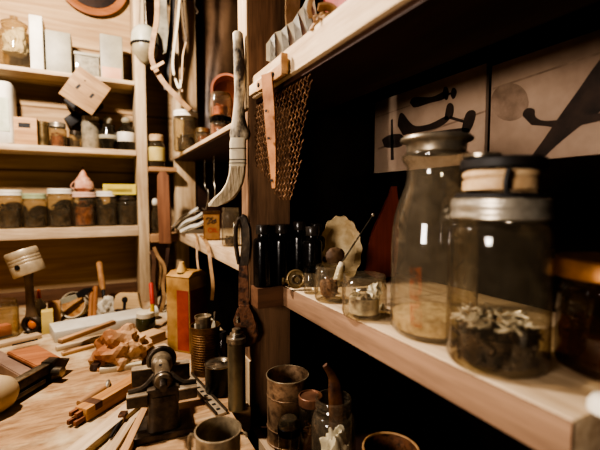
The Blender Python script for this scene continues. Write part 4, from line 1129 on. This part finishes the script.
    bm = B(); lathe(bm, [(0, .0), (25 * s, .0), (28 * s, .008), (31 * s, .012), (33 * s, .010), (33 * s, .002), (30 * s, -.010), (0, -.012)], 48); P(t, 'rim', bm, wood('tray_rim', (120, 72, 42), (170, 112, 72), 'x'))
    bm = B(); lathe(bm, [(0, .001), (25 * s, .001), (25 * s, .003), (0, .003)], 40); P(t, 'bowl', bm, mottled('tray_dark', (30, 20, 14), (66, 46, 32), 12, .4), 'dark inner face')
    # lamp shade top left
    o = pt(2, 20, d=1.50); s = mpp(o)
    t = T('lamp_shade', 'dark bronze lamp shade hanging in the top corner above the large glass jar', 'lamp', o)
    bm = B(); lathe(bm, [(18 * s, 0), (18.6 * s, .002), (17.5 * s, .012), (13 * s, .035), (7 * s, .052), (3 * s, .060), (3 * s, .085), (0, .087)], 36); P(t, 'shade', bm, mottled('bronze_shade', (56, 36, 22), (92, 64, 40), 10, .4, .4))
    bm = B(); tube(bm, [(0, 0, .085), (0, 0, 2.5 - o.z)], .003, 6); P(t, 'cord', bm, BLACKM)
back_shelves()

# --- on the bench -----------------------------------------------------------------
ZB = -.39
def bp(px, py, dz=0): 
    p = pt(px, py, Z=ZB + dz); return p

def bench_tall():
    # tall yellow and red can
    p = bp(188, 347); s = mpp(p)
    t = T('oil_can', 'tall rectangular yellow and red can with a cone spout standing on the bench', 'can', p, math.radians(40))
    w, dp, h = .037, .037, .195
    YEL = mottled('aged_yellow_paint', (150, 110, 60), (196, 156, 98), 18, .5, .1)
    REDP = mottled('aged_red_paint', (96, 34, 26), (140, 58, 46), 16, .5, .1)
    bm = B(); box(bm, -w, -dp, 0, w, dp, h, .004); P(t, 'body', bm, YEL)
    bm = B(); box(bm, -w + .004, -dp - .0007, .006, w - .003, -dp + .001, h - .034, 0); P(t, 'red_panel', bm, REDP, 'wide red painted panel')
    bm = B(); box(bm, -w - .0007, -dp + .003, .006, -w + .001, .002, h - .034, 0); P(t, 'red_panel', bm, mottled('bright_red_paint', (128, 50, 40), (170, 82, 66), 16, .5, .1), 'brighter red strip beside the yellow')
    bm = B(); prism(bm, [(-w - .001, h), (w + .001, h), (w * .5, h + .012), (-w * .5, h + .012)], -dp, dp, bev=.001); P(t, 'top', bm, YEL)
    bm = B(); lathe(bm, [(.014, h + .010), (.012, h + .018), (.007, h + .030), (.006, h + .036), (0, h + .036)], 16, TR(-.018, 0, 0)); P(t, 'spout', bm, mottled('pale_spout', (196, 152, 84), (226, 192, 130), 20, .5))
    # ribbed can with tools
    p = bp(206, 371); s = mpp(p)
    t = T('ribbed_can', 'open ribbed tin can full of small tools on the bench', 'can', p)
    R, H = .0325, .108
    bm = B(); pr = [(0, 0), (R, 0), (R + .0012, .001), (R, .003)]
    for k in range(15):
        a = .014 + k * .0055; pr += [(R, a), (R - .0012, a + .0015), (R - .0012, a + .003), (R, a + .0045)]
    pr += [(R, H - .003), (R + .0014, H - .002), (R + .0014, H), (R - .0006, H), (R - .0014, H - .004), (R - .0016, .003), (0, .003)]
    lathe(bm, pr, 40); P(t, 'shell', bm, mottled('aged_can', (86, 58, 34), (140, 104, 66), 25, .45, .6))
    q = p + Vector((-.004, .004, .07))
    t = T('small_tin', 'small shiny tin poking out of the ribbed can', 'tin', q)
    bm = B(); lathe(bm, [(0, 0), (.0175, 0), (.0175, .052), (.019, .053), (.019, .058), (.017, .058), (.016, .052), (0, .050)], 24); P(t, 'shell', bm, TINC)
    bm = B(); tube(bm, [p + Vector((.014, -.004, .02)), p + Vector((.022, -.002, .135))], .003, 8)
    S('steel_rod', 'thin steel rod leaning out of the ribbed can', 'rod', bm, STEEL, (0, 0, 0))
    bm = B(); ribbon(bm, [p + Vector((.006, -.022, .04)), p + Vector((.012, -.026, .112)), p + Vector((.013, -.027, .122))], [.009, .009, .004], .002, RIGHT)
    S('wood_sliver', 'pale pointed wood sliver in the front of the ribbed can', 'stick', bm, CREAM, (0, 0, 0))
    bm = B(); ribbon(bm, [p + Vector((-.022, -.012, .04)), p + Vector((-.026, -.016, .118))], [.007, .004], .002, RIGHT)
    S('wood_sliver', 'short pale sliver at the left rim of the ribbed can', 'stick', bm, CREAM, (0, 0, 0))
    # little brown bottle
    p = bp(223, 372); 
    t = T('brown_bottle', 'little dark brown bottle between the ribbed can and the tall tube', 'bottle', p)
    bm = B(); lathe(bm, [(0, 0), (.015, 0), (.016, .002), (.016, .062), (.008, .074), (.007, .080)], 20); P(t, 'glass_body', bm, mottled('brown_glass', (46, 28, 14), (70, 46, 26), 10, .15))
    bm = B(); lathe(bm, [(.008, .078), (.009, .079), (.009, .094), (0, .095)], 16); P(t, 'cap', bm, BLACKM)
    # black can with silver top
    p = bp(219, 392)
    t = T('round_can', 'squat black can with a silver lid in front of the ribbed can', 'can', p)
    bm = B(); lathe(bm, [(0, 0), (.026, 0), (.027, .002), (.027, .058), (.0278, .060)], 32); P(t, 'shell', bm, mottled('dark_green_can', (26, 24, 18), (52, 48, 36), 20, .35, .2))
    bm = B(); lathe(bm, [(.0275, .058), (.0284, .060), (.0275, .062), (.026, .060), (.010, .0605), (.008, .062), (.005, .0625), (0, .0625)], 32); P(t, 'lid', bm, STEEL)
    # tall tube
    p = bp(237, 408)
    t = T('tall_tube', 'tall narrow metal tube with a stepped cap at the foot of the post', 'tube', p)
    bm = B(); lathe(bm, [(0, 0), (.0165, 0), (.0165, .132)], 28); P(t, 'tube', bm, mottled('grimy_tube', (84, 72, 52), (142, 128, 98), 18, .4, .5, .2, (1, 1, .5)))
    bm = B(); lathe(bm, [(.017, .126), (.018, .127), (.018, .136), (.013, .138), (.012, .144), (.008, .145), (.008, .152), (0, .153)], 28); P(t, 'cap', bm, STEEL)
    # tin cup at the front
    p = pt(218, 429, Z=-.312); p.z = BENCH
    t = T('tin_mug', 'open tin mug with side lugs nearest the camera on the bench', 'mug', p, -YAW)
    R, H = .0300, .078
    bm = B(); lathe(bm, [(0, 0), (R, 0), (R, H - .003), (R + .0018, H - .002), (R + .0018, H), (R - .0004, H + .0004), (R - .0012, H - .003), (R - .0014, .003), (0, .003)], 44); P(t, 'shell', bm, TINC)
    bm = B(); tube(bm, smooth_path([(-R, 0, H - .012), (-R - .007, 0, H - .008), (-R - .010, 0, H - .018), (-R - .008, 0, H - .035), (-R, 0, H - .042)], 4), .0026, 8); P(t, 'handle', bm, TINC)
    bm = B(); tube(bm, smooth_path([(R, 0, H - .006), (R + .008, -.001, H - .006), (R + .010, -.002, H - .010)], 4), .0022, 8); P(t, 'lug', bm, TINC)
bench_tall()

def vise():
    p = bp(166, 439); s = mpp(p)
    t = T('bench_vise', 'small dark iron bench vise standing in the middle of the bench', 'vise', p + Vector((0, .02, 0)), math.radians(-6))
    bm = B(); box(bm, -.047, -.024, 0, .047, .045, .012, .002); P(t, 'base', bm, IRON)
    bm = B(); loft(bm, [(0, .004, .010, .028, .022), (0, .004, .02, .026, .020), (0, .006, .045, .024, .018), (0, .010, .066, .026, .020)], 20, 4); P(t, 'column', bm, IRON)
    bm = B()
    box(bm, -.056, -.012, .056, -.024, .008, .074, .002); box(bm, .024, -.012, .056, .054, .008, .074, .002)
    for sx in (-1, 1):
        tube(bm, smooth_path([(sx * .054, .004, .076), (sx * .034, .006, .078), (sx * .022, .012, .084), (sx * .012, .02, .092)], 5), [.0055] * 16, 8)
    box(bm, -.026, -.008, .052, .026, .020, .080, .004)
    P(t, 'front_jaw', bm, IRON)
    for xa, xb in ((-.056, -.024), (.024, .054)):
        bm = B(); box(bm, xa, -.0125, .0736, xb, .0075, .0756, .0004); P(t, 'lit_jaw_top', bm, EDGE, 'front jaw top painted pale as if lit')  # pale colour stands for light on the front jaw
    bm = B(); box(bm, -.052, .078, .050, .050, .098, .080, .002); box(bm, -.02, .03, .030, .02, .09, .06, .003); P(t, 'rear_jaw', bm, IRON)
    bm = B(); box(bm, -.052, .0775, .0798, .050, .0975, .0818, .0004); P(t, 'lit_jaw_top', bm, EDGE, 'rear jaw top painted pale as if lit')  # pale colour stands for light falling on the rear jaw
    A = TR(0, 0, .092) @ RX(math.radians(-90))
    bm = B(); lathe(bm, [(0, -.010), (.012, -.010), (.014, -.007), (.014, .010), (.0128, .012), (.0128, .056), (.0185, .060), (.0185, .080), (0, .080)], 28, A)
    P(t, 'barrel', bm, mottled('worn_barrel', (92, 78, 62), (160, 142, 116), 25, .35, .4, .2))
    bm = B(); torus(bm, .0215, .0055, TR(0, .086, .092) @ RX(math.pi / 2), 32, 10); P(t, 'collar', bm, IRON)
    bm = B(); torus(bm, .0138, .0025, TR(0, -.004, .092) @ RX(math.pi / 2), 28, 8); P(t, 'collar', bm, IRON)
    bm = B(); pr = []
    for k in range(12): pr += [(.0062, -.034 + k * .002), (.0050, -.033 + k * .002)]
    lathe(bm, [(0, -.035)] + pr + [(.0062, -.010)], 16, A); P(t, 'screw', bm, IRON)
    bm = B(); lathe(bm, [(0, 0), (.0026, 0), (.0026, .0012), (0, .0012)], 10, TR(-.003, .030, .1045)); P(t, 'oil_hole', bm, BLACKM)
vise()

def board_on_bench(name, label, cat, a, b, w, th, mat, z=0, group=None, bev=.002, roll=0, taper=1.0, parts=None):
    """a, b: photo points of its two ends on the bench plane"""
    A = bp(*a, z); Bq = bp(*b, z); dv = Bq - A; L = dv.length; ang = math.atan2(dv.y, dv.x)
    bm = B(); box(bm, 0, -w / 2, 0, L, w / 2, th, bev, RX(roll) if roll else None)
    if taper != 1:
        for v in bm.verts:
            if v.co.x > L / 2: v.co.y *= taper
    return S(name, label, cat, bm, mat, A, ang, group), L

def bench_clutter():
    # slotted rail from the vise
    A = bp(187, 377); Bq = bp(222, 416); dv = Bq - A; L = dv.length
    t = T('slotted_rail', 'dark slotted metal rail lying between the vise and the tall tube', 'rail', A, math.atan2(dv.y, dv.x))
    bm = B(); box(bm, 0, -.011, 0, L, .011, .005, .001); P(t, 'rail', bm, EDGE)
    for y in (-.010, .010):
        bm = B(); box(bm, 0, y - .002, .0045, L, y + .002, .009, .001); P(t, 'rib', bm, IRON, 'dark raised rib')
    bm = B()
    for k in range(9): box(bm, .008 + k * L / 9.4, -.0035, .0046, .008 + k * L / 9.4 + .006, .0035, .0056)
    P(t, 'slot_pattern', bm, BLACKM, 'row of dark slots')
    # long boards in front
    board_on_bench('pale_board', 'long pale board running under the vise to the bottom edge', 'board', (66, 466), (146, 400), .030, .014, PALEX)
    board_on_bench('narrow_batten', 'narrow tan batten lying beside the black spike', 'batten', (122, 464), (145, 414), .013, .014, TAN)
    board_on_bench('wide_offcut', 'wide pale offcut under the black spike', 'board', (102, 464), (137, 410), .022, .006, PALEX)
    t = T('iron_spike', 'black iron spike with a square head lying on a pale offcut', 'spike', bp(110, 440, .0062), 0)
    A = bp(110, 440, .0062); Bq = bp(124, 418, .0062); v = Bq - A
    bm = B(); tube(bm, [Vector((0, 0, .004)), v * .86 + Vector((0, 0, .004))], [.002, .0042], 6); P(t, 'shaft', bm, BLACKM)
    bm = B(); box(bm, -.008, -.006, 0, .008, .006, .012, .001, TR(v.x * .93, v.y * .93, 0) @ RZ(math.atan2(v.y, v.x))); P(t, 'head', bm, RUST)
    # plane-like wooden stick with split tail
    A = bp(73, 426); Bq = bp(143, 383); dv = Bq - A; L = dv.length; ang = math.atan2(dv.y, dv.x)
    t = T('split_stick', 'thick tan wooden stick with a splintered end lying across the bench', 'stick', A, ang)
    bm = B(); box(bm, .016, -.0145, 0, L, .0145, .024, .003); P(t, 'shaft', bm, wood('stick_wood', (150, 100, 58), (206, 156, 102), 'x', 1.5))
    bm = B(); 
    for k, (y, zz, l) in enumerate(((-.008, .003, -.004), (-.002, .012, .004), (.004, .004, -.006), (.008, .014, .002))): box(bm, l, y - .003, zz, .03, y + .0035, zz + .008, .001)
    P(t, 'splinters', bm, mottled('splinter', (104, 60, 36), (160, 104, 66), 30, .7))
    bm = B(); box(bm, .034, -.0152, .012, .050, .0152, .0248, .0015); P(t, 'band', bm, BROWNW, 'dark wrapped band')
    A = bp(79, 408); Bq = bp(104, 392); dv = Bq - A
    t = T('dowel_handle', 'short round wooden dowel with a metal clip above the thick stick', 'dowel', A + Vector((0, 0, .0)), math.atan2(dv.y, dv.x))
    bm = B(); lathe(bm, [(0, 0), (.006, 0), (.008, .003), (.008, dv.length), (.006, dv.length + .002), (0, dv.length + .002)], 16, TR(0, 0, .008) @ RY(math.pi / 2)); P(t, 'dowel', bm, TAN)
    bm = B(); tube(bm, smooth_path([(dv.length, -.006, .006), (dv.length + .010, -.002, .016), (dv.length + .020, .006, .012), (dv.length + .024, .008, .004)], 4), .004, 8); P(t, 'clip', bm, ZINC)
    board_on_bench('tan_board', 'broad tan board lying between the hide and the thick stick', 'board', (104, 398), (152, 372), .050, .008, TAN)
    board_on_bench('cream_board', 'cream board lying below the crumpled orange hide', 'board', (100, 372), (142, 366), .026, .012, CREAM)
    # crumpled hide
    o = bp(122, 362)
    bm = B(); crumple(bm, .064, .050, .060, .34, 1.7, 23, 4)
    hd = S('crumpled_hide', 'crumpled orange-brown piece of hide on the bench behind the vise', 'hide', bm, ORANGEP, o + Vector((0, 0, .022)))
    for pl in hd.data.polygons: pl.use_smooth = False
    bm = B(); lathe(bm, [(0, 0), (.014, 0), (.016, .004), (.012, .014), (0, .016)], 16)
    S('wooden_puck', 'dark round wooden puck lying beside the crumpled hide', 'puck', bm, LEATHERD, bp(97, 369))
    # white planks and strips further back
    board_on_bench('white_plank', 'broad white plank lying across the back of the bench', 'plank', (52, 338), (146, 320), .105, .030, WHITE)
    board_on_bench('tan_strip', 'long tan wood strip lying on the white plank', 'strip', (60, 344), (114, 324), .016, .012, TAN, .0305)
    board_on_bench('cream_strip', 'cream wood strip in front of the white plank', 'strip', (56, 351), (106, 339), .016, .012, PALEX)
    board_on_bench('short_strip', 'short tan strip in front of the cream strip', 'strip', (62, 356), (94, 347), .014, .009, TAN)
    board_on_bench('pale_block', 'pale wood block beside the crumpled hide under the straps', 'block', (141, 345), (160, 338), .05, .025, wood('pale_block_wood', (176, 132, 92), (220, 184, 140), 'x'))
    board_on_bench('pale_offcut', 'pale offcut lying at the foot of the tall yellow can', 'block', (146, 357), (168, 352), .04, .018, PALEX)
    board_on_bench('long_slat', 'long pale slat with a dark groove at the back left of the bench', 'slat', (-6, 348), (40, 337), .035, .012, PALEX)
    board_on_bench('black_needle', 'thin black rod lying on the long pale slat', 'rod', (12, 346), (38, 340), .004, .004, BLACKM, .0125)
    # brown block and grey box at left
    def quad_block(t, name, corners, z0, z1, mat, label=None, grow=0):
        W = [pt(x, y, Z=ZB + z1) for x, y in corners]; c = sum(W, Vector()) / 4
        bm = B(); lo = []; hi = []
        for w_ in W:
            q = w_ + (w_ - c).normalized() * grow - t.location
            lo.append(bm.verts.new((q.x, q.y, z0))); hi.append(bm.verts.new((q.x, q.y, z1)))
        bm.faces.new(lo); bm.faces.new(hi)
        for k in range(4): bm.faces.new((lo[k], lo[(k + 1) % 4], hi[(k + 1) % 4], hi[k]))
        r = bmesh.ops.bevel(bm, geom=list(bm.edges), offset=.002, segments=2, affect='EDGES')
        return P(t, name, bm, mat, label)
    t = T('brown_block', 'reddish-brown topped wooden block on the left of the bench', 'block', bp(36, 366))
    Q = [(7.5, 351.5), (38, 345), (61, 357.5), (38, 366.5)]
    quad_block(t, 'top', Q, .026, .036, wood('redbrown_top', (130, 78, 50), (184, 124, 84), 'x'), None, .003)
    quad_block(t, 'body', Q, 0, .0258, mottled('grey_block', (110, 84, 64), (160, 128, 100), 12, .6), None, -.004)
    t = T('grey_case', 'long grey case with a dark end beside the brown block at the left edge', 'case', bp(10, 376))
    Q = [(-14, 356), (1, 350), (37, 371), (24, 378)]
    quad_block(t, 'body', Q, 0, .024, mottled('mauve_grey', (120, 94, 78), (164, 136, 116), 12, .5))
    Q = [(22.5, 375.5), (34.5, 369), (39, 372), (26, 380)]
    quad_block(t, 'end_cap', Q, 0.001, .0245, LEATHERD, 'dark end')
    # tool with large pale knob
    A = bp(-2, 412); Bq = bp(64, 372); dv = Bq - A; L = dv.length; an = math.atan2(dv.y, dv.x)
    t = T('hand_plane', 'hand tool with a big pale round knob and a steel shaft at the left edge', 'tool', A, an)
    bm = B(); lathe(bm, [(0, -.040), (.016, -.038), (.028, -.026), (.033, -.008), (.032, .010), (.024, .024), (.012, .030), (0, .030)], 28, TR(0, 0, .034) @ RY(math.pi / 2)); P(t, 'knob', bm, mottled('ivory_knob', (146, 122, 90), (190, 166, 130), 9, .45))
    bm = B(); box(bm, .024, -.009, .020, L * .86, .009, .040, .003); box(bm, .024, -.014, .008, L * .6, .014, .018, .003); P(t, 'shaft', bm, IRON)
    bm = B(); box(bm, .030, -.0095, .0395, L * .84, .0095, .0415, .0005); P(t, 'top_strip', bm, STEEL, 'bright top edge')
    bm = B(); prism(bm, [(L * .66, .002), (L * .82, .0), (L * .9, .012), (L * 1.04, .030), (L * .92, .032), (L * .84, .046), (L * .7, .044)], -.013, .013, bev=.002); P(t, 'jaw', bm, IRON)
    bm = B(); lathe(bm, [(0, 0), (.010, 0), (.010, .032), (0, .034)], 16, TR(L * .74, -.016, .022) @ RX(math.pi / 2) @ TR(0, 0, -.016)); P(t, 'adjuster', bm, STEEL)
    # piston and rod
    p = bp(33, 333); s = mpp(p)
    t = T('engine_piston', 'pale metal engine piston upright on its connecting rod on the bench', 'piston', p, -YAW, rot=(math.radians(3), 0, -YAW))
    big = .024
    bm = B(); torus(bm, .0215, .008, TR(0, 0, .028) @ RX(math.pi / 2) , 28, 10)
    for v in bm.verts: v.co.y *= 1.3
    P(t, 'big_end', bm, IRON)
    bm = B(); loft(bm, [(0, 0, .048, .017, .010), (0, 0, .07, .012, .008), (0, 0, .12, .010, .007), (0, 0, .165, .011, .008), (0, 0, .19, .014, .012)], 16, 4); P(t, 'connecting_rod', bm, mottled('grey_rod', (84, 66, 50), (136, 114, 90), 18, .45, .5))
    M = TR(.006, 0, .178) @ RY(math.radians(-19)) @ Matrix.Scale(.9, 4)
    bm = B(); pr = [(.040, 0), (.0445, .0), (.0465, .004), (.0465, .034), (.0455, .036), (.0465, .038), (.0465, .044), (.0455, .046), (.0465, .048), (.0465, .054), (.0455, .056), (.0465, .058), (.0465, .076), (.044, .080), (0, .081)]
    lathe(bm, pr, 40, M); P(t, 'crown', bm, mottled('pale_alloy', (170, 150, 120), (214, 196, 164), 14, .4, .3))
    bm = B(); lathe(bm, [(0, -.048), (.008, -.048), (.008, -.0455), (0, -.0455)], 18, M @ TR(.004, 0, .030) @ RX(math.radians(-90))); P(t, 'pin_hole', bm, BLACKM, 'dark pin hole')
    bm = B(); crumple(bm, .0155, .012, .0155, .08, 2, 3, 3, False)
    S('orange_plug', 'round orange plug sitting in the big end of the connecting rod', 'plug', bm, mottled('bright_orange', (206, 108, 40), (236, 142, 66), 20, .5), p + Vector((.004, -.004, .028)))
    # jar at far left
    p = bp(2, 337); s = mpp(p)
    t = T('glass_jar', 'hazy open jar with a pink block inside at the left edge of the bench', 'jar', p)
    P(t, 'glass_body', jar_glass(.042, .105, .038, .012, .01, 28), GLASSH)
    bm = B(); box(bm, -.02, -.018, 0, .02, .018, .03, .005); S('pink_block', 'pink block inside the hazy bench jar', 'block', bm, mottled('pink_soap', (196, 116, 84), (220, 150, 118), 12, .6), p + Vector((0, 0, .005)), .5)
    # dropper bottle and yellow block
    p = bp(40, 322); 
    t = T('dropper_bottle', 'small white bottle with an orange tip behind the piston', 'bottle', p)
    bm = B(); lathe(bm, [(0, 0), (.015, 0), (.016, .003), (.016, .04), (.020, .050), (.017, .062), (.007, .072), (.006, .078)], 20); P(t, 'body', bm, WHITE)
    bm = B(); lathe(bm, [(.0055, .077), (.0065, .078), (.003, .105), (0, .106)], 14); P(t, 'tip', bm, mottled('orange_tip', (206, 84, 40), (230, 110, 60), 20, .5), 'orange nozzle tip')
    t = T('yellow_block', 'pale yellow wooden block standing beside the piston', 'block', bp(48, 332), .1)
    bm = B(); box(bm, -.015, -.02, 0, .015, .02, .066, .002); P(t, 'block', bm, mottled('pale_yellow', (206, 176, 96), (228, 204, 130), 14, .6))
    # back row: block, round sieve, blade, sticks, handle
    t = T('tan_block', 'upright tan wooden block between the yellow block and the round sieve', 'block', bp(55, 322), .05)
    bm = B(); box(bm, -.017, -.018, 0, .017, .018, .066, .002); P(t, 'block', bm, TANZ)
    o = bp(73, 318); s = mpp(o)
    t = T('round_sieve', 'round sieve with a pale metal hoop leaning at the back of the bench', 'sieve', o, rot=(math.radians(-16), 0, -YAW))
    R = 13 * s
    bm = B(); lathe(bm, [(R * .93, -.012), (R, -.014), (R, .014), (R * .93, .012), (R * .93, -.012)], 36, TR(0, 0, R) @ RX(math.pi / 2)); P(t, 'hoop', bm, CREAM)
    bm = B(); lathe(bm, [(0, 0), (R * .93, 0), (R * .93, .002), (0, .002)], 36, TR(0, 0, R) @ RX(math.pi / 2)); P(t, 'screen', bm, mottled('sieve_screen', (150, 100, 56), (206, 156, 100), 60, .6))
    A = bp(62, 318, 0); 
    t = T('knife', 'pale handled knife with a black blade leaning over the round sieve', 'knife', (0, 0, 0))
    d0 = (o - CAM).dot(FWD) - .03
    a, b, c = pt(60, 302, d=d0), pt(77, 296, d=d0 + .02), pt(92, 288, d=d0 + .04)
    bm = B(); ribbon(bm, [a, a.lerp(b, .5), b], [.014, .020, .014], .008, (0, 0, 1)); P(t, 'handle', bm, GREYW)
    bm = B(); ribbon(bm, [b, b.lerp(c, .5), c], [.018, .024, .006], .003, (0, 0, 1)); P(t, 'blade', bm, BLACKM)
    for i, (a, b, lb) in enumerate([((90, 318), (92, 288), 'upright tan stick nearest the round sieve'), ((94.5, 318), (96, 286), 'upright tan stick nearest the chisel handle')]):
        bm = B(); A = bp(a[0], a[1]); dd = (A - CAM).dot(FWD); tube(bm, [A, pt(b[0], b[1], d=dd + .02)], .007, 8)
        S('upright_stick', lb, 'stick', bm, wood('redstick', (140, 84, 50), (196, 138, 90), 'z'), (0, 0, 0), group='upright sticks at the back of the bench')
    A = bp(106, 312); dd = (A - CAM).dot(FWD)
    t = T('chisel', 'wooden handled chisel standing upright against the back wall', 'chisel', (0, 0, 0))
    a, b, c = A, pt(103, 290, d=dd + .05), pt(99, 262, d=dd + .09)
    bm = B(); tube(bm, [b, b.lerp(c, .15), b.lerp(c, .6), b.lerp(c, .95), c], [.008, .011, .0105, .011, .007], 12); P(t, 'handle', bm, TANZ)
    bm = B(); tube(bm, [a, b], [.004, .006], 8); P(t, 'blade', bm, BLACKM)
    # grey lump, bracket, pipe fitting, green jar
    bm = B(); crumple(bm, .030, .025, .045, .3, 1.8, 4, 4)
    S('plaster_lump', 'grey-white plaster lump beside the chisel', 'lump', bm, mottled('plaster', (176, 164, 144), (216, 204, 182), 20, .8), bp(107, 316) + Vector((0, 0, .02)))
    o = bp(126, 317); s = mpp(o)
    t = T('wooden_bracket', 'tapered wooden bracket with a black keyhole at the back of the bench', 'bracket', o, -YAW, rot=(math.radians(-10), 0, -YAW))
    bm = B(); prism(bm, [((x - 126) * s, (317 - y) * s) for x, y in ((110, 317), (114, 296), (118, 293), (136, 293), (141, 312), (142, 317))], 0, .02, bev=.002); P(t, 'board', bm, wood('bracket_wood', (176, 140, 98), (220, 188, 142), 'x'))
    bm = B(); lathe(bm, [(0, 0), (3 * s, 0), (3 * s, .0015), (0, .0015)], 14, TR(-2 * s, .0005, 17 * s) @ RX(math.pi / 2)); box(bm, -3.4 * s, -.001, 8 * s, -.6 * s, .0005, 16 * s); P(t, 'keyhole', bm, BLACKM, 'black keyhole')
    bm = B(); box(bm, -9 * s, -.018, 5.5 * s, 9 * s, .001, 8 * s, .001); P(t, 'ledge', bm, LEATHERD, 'dark ledge')
    bm = B(); lathe(bm, [(.010, 0), (.017, 0), (.017, .012), (.013, .014), (.013, .040), (.018, .042), (.018, .056), (.011, .056), (.010, 0)], 20)
    S('pipe_fitting', 'white flanged pipe fitting beside the corner straps', 'fitting', bm, WHITE, bp(140, 322) + Vector((0, 0, .017)), rot=(0, math.radians(80), .3))
    p = bp(146, 330)
    t = T('green_jar', 'small dark green jar with a pale lid beside the corner straps', 'jar', p)
    bm = B(); lathe(bm, [(0, 0), (.026, 0), (.028, .004), (.028, .036), (.024, .042)], 22); P(t, 'glass_body', bm, mottled('dark_green_glass', (34, 34, 18), (66, 62, 36), 10, .2))
    bm = B(); lathe(bm, [(.025, .040), (.026, .041), (.026, .054), (.024, .056), (0, .056)], 22); P(t, 'lid', bm, CREAM)
    o = bp(152, 330); dd = (o - CAM).dot(FWD)
    t = T('marking_pencil', 'red and yellow marking stick standing beside the strap bundle', 'pencil', (0, 0, 0))
    a, b, c = o, pt(152.5, 304, d=dd), pt(151, 283, d=dd + .02)
    bm = B(); tube(bm, [a, b], .0065, 8); P(t, 'lower_half', bm, mottled('stick_yellow', (206, 160, 50), (226, 186, 80), 20, .5), 'yellow half')
    bm = B(); tube(bm, [b, c], .0065, 8); P(t, 'upper_half', bm, mottled('stick_red', (176, 44, 30), (206, 70, 50), 20, .5), 'red half')
bench_clutter()

# ------------------------------------------------------------------ camera and light
cam = bpy.data.cameras.new('camera'); co = bpy.data.objects.new('camera', cam); C.objects.link(co)
cam.sensor_width = 36; cam.lens = FPX / 600 * 36; cam.clip_start = .02
co.location = CAM; co.rotation_euler = (math.pi / 2 - PITCH, 0, -YAW)
cam.dof.use_dof = True; cam.dof.focus_distance = .74; cam.dof.aperture_fstop = 3.2
bpy.context.scene.camera = co

def lamp(name, kind, loc, energy, col, size=.1, target=None):
    l = bpy.data.lights.new(name, kind); l.energy = energy; l.color = col
    if kind == 'AREA': l.size = size; l.spread = math.radians(75)
    else: l.shadow_soft_size = size
    o = bpy.data.objects.new(name, l); C.objects.link(o); o.location = loc
    if target is not None:
        o.rotation_euler = (Vector(target) - Vector(loc)).to_track_quat('-Z', 'Y').to_euler()
    return o
lamp('key_bulb', 'POINT', (-.28, .93, EYE + .70), 36, (1, .885, .775), .035)
lamp('room_fill', 'AREA', (-1.0, -.1, EYE + .10), 1.9, (1, .87, .76), .35, (.6, .35, EYE))

w = bpy.data.worlds.new('world'); bpy.context.scene.world = w; w.use_nodes = True
w.node_tree.nodes['Background'].inputs[0].default_value = (.010, .007, .005, 1)
sc = bpy.context.scene
sc.view_settings.view_transform = 'AgX'
sc.view_settings.look = 'AgX - High Contrast'
sc.view_settings.exposure = .86
sc.cycles.use_denoising = True
sc.cycles.diffuse_bounces = 1
sc.cycles.transparent_max_bounces = 24
sc.cycles.caustics_reflective = False; sc.cycles.caustics_refractive = False
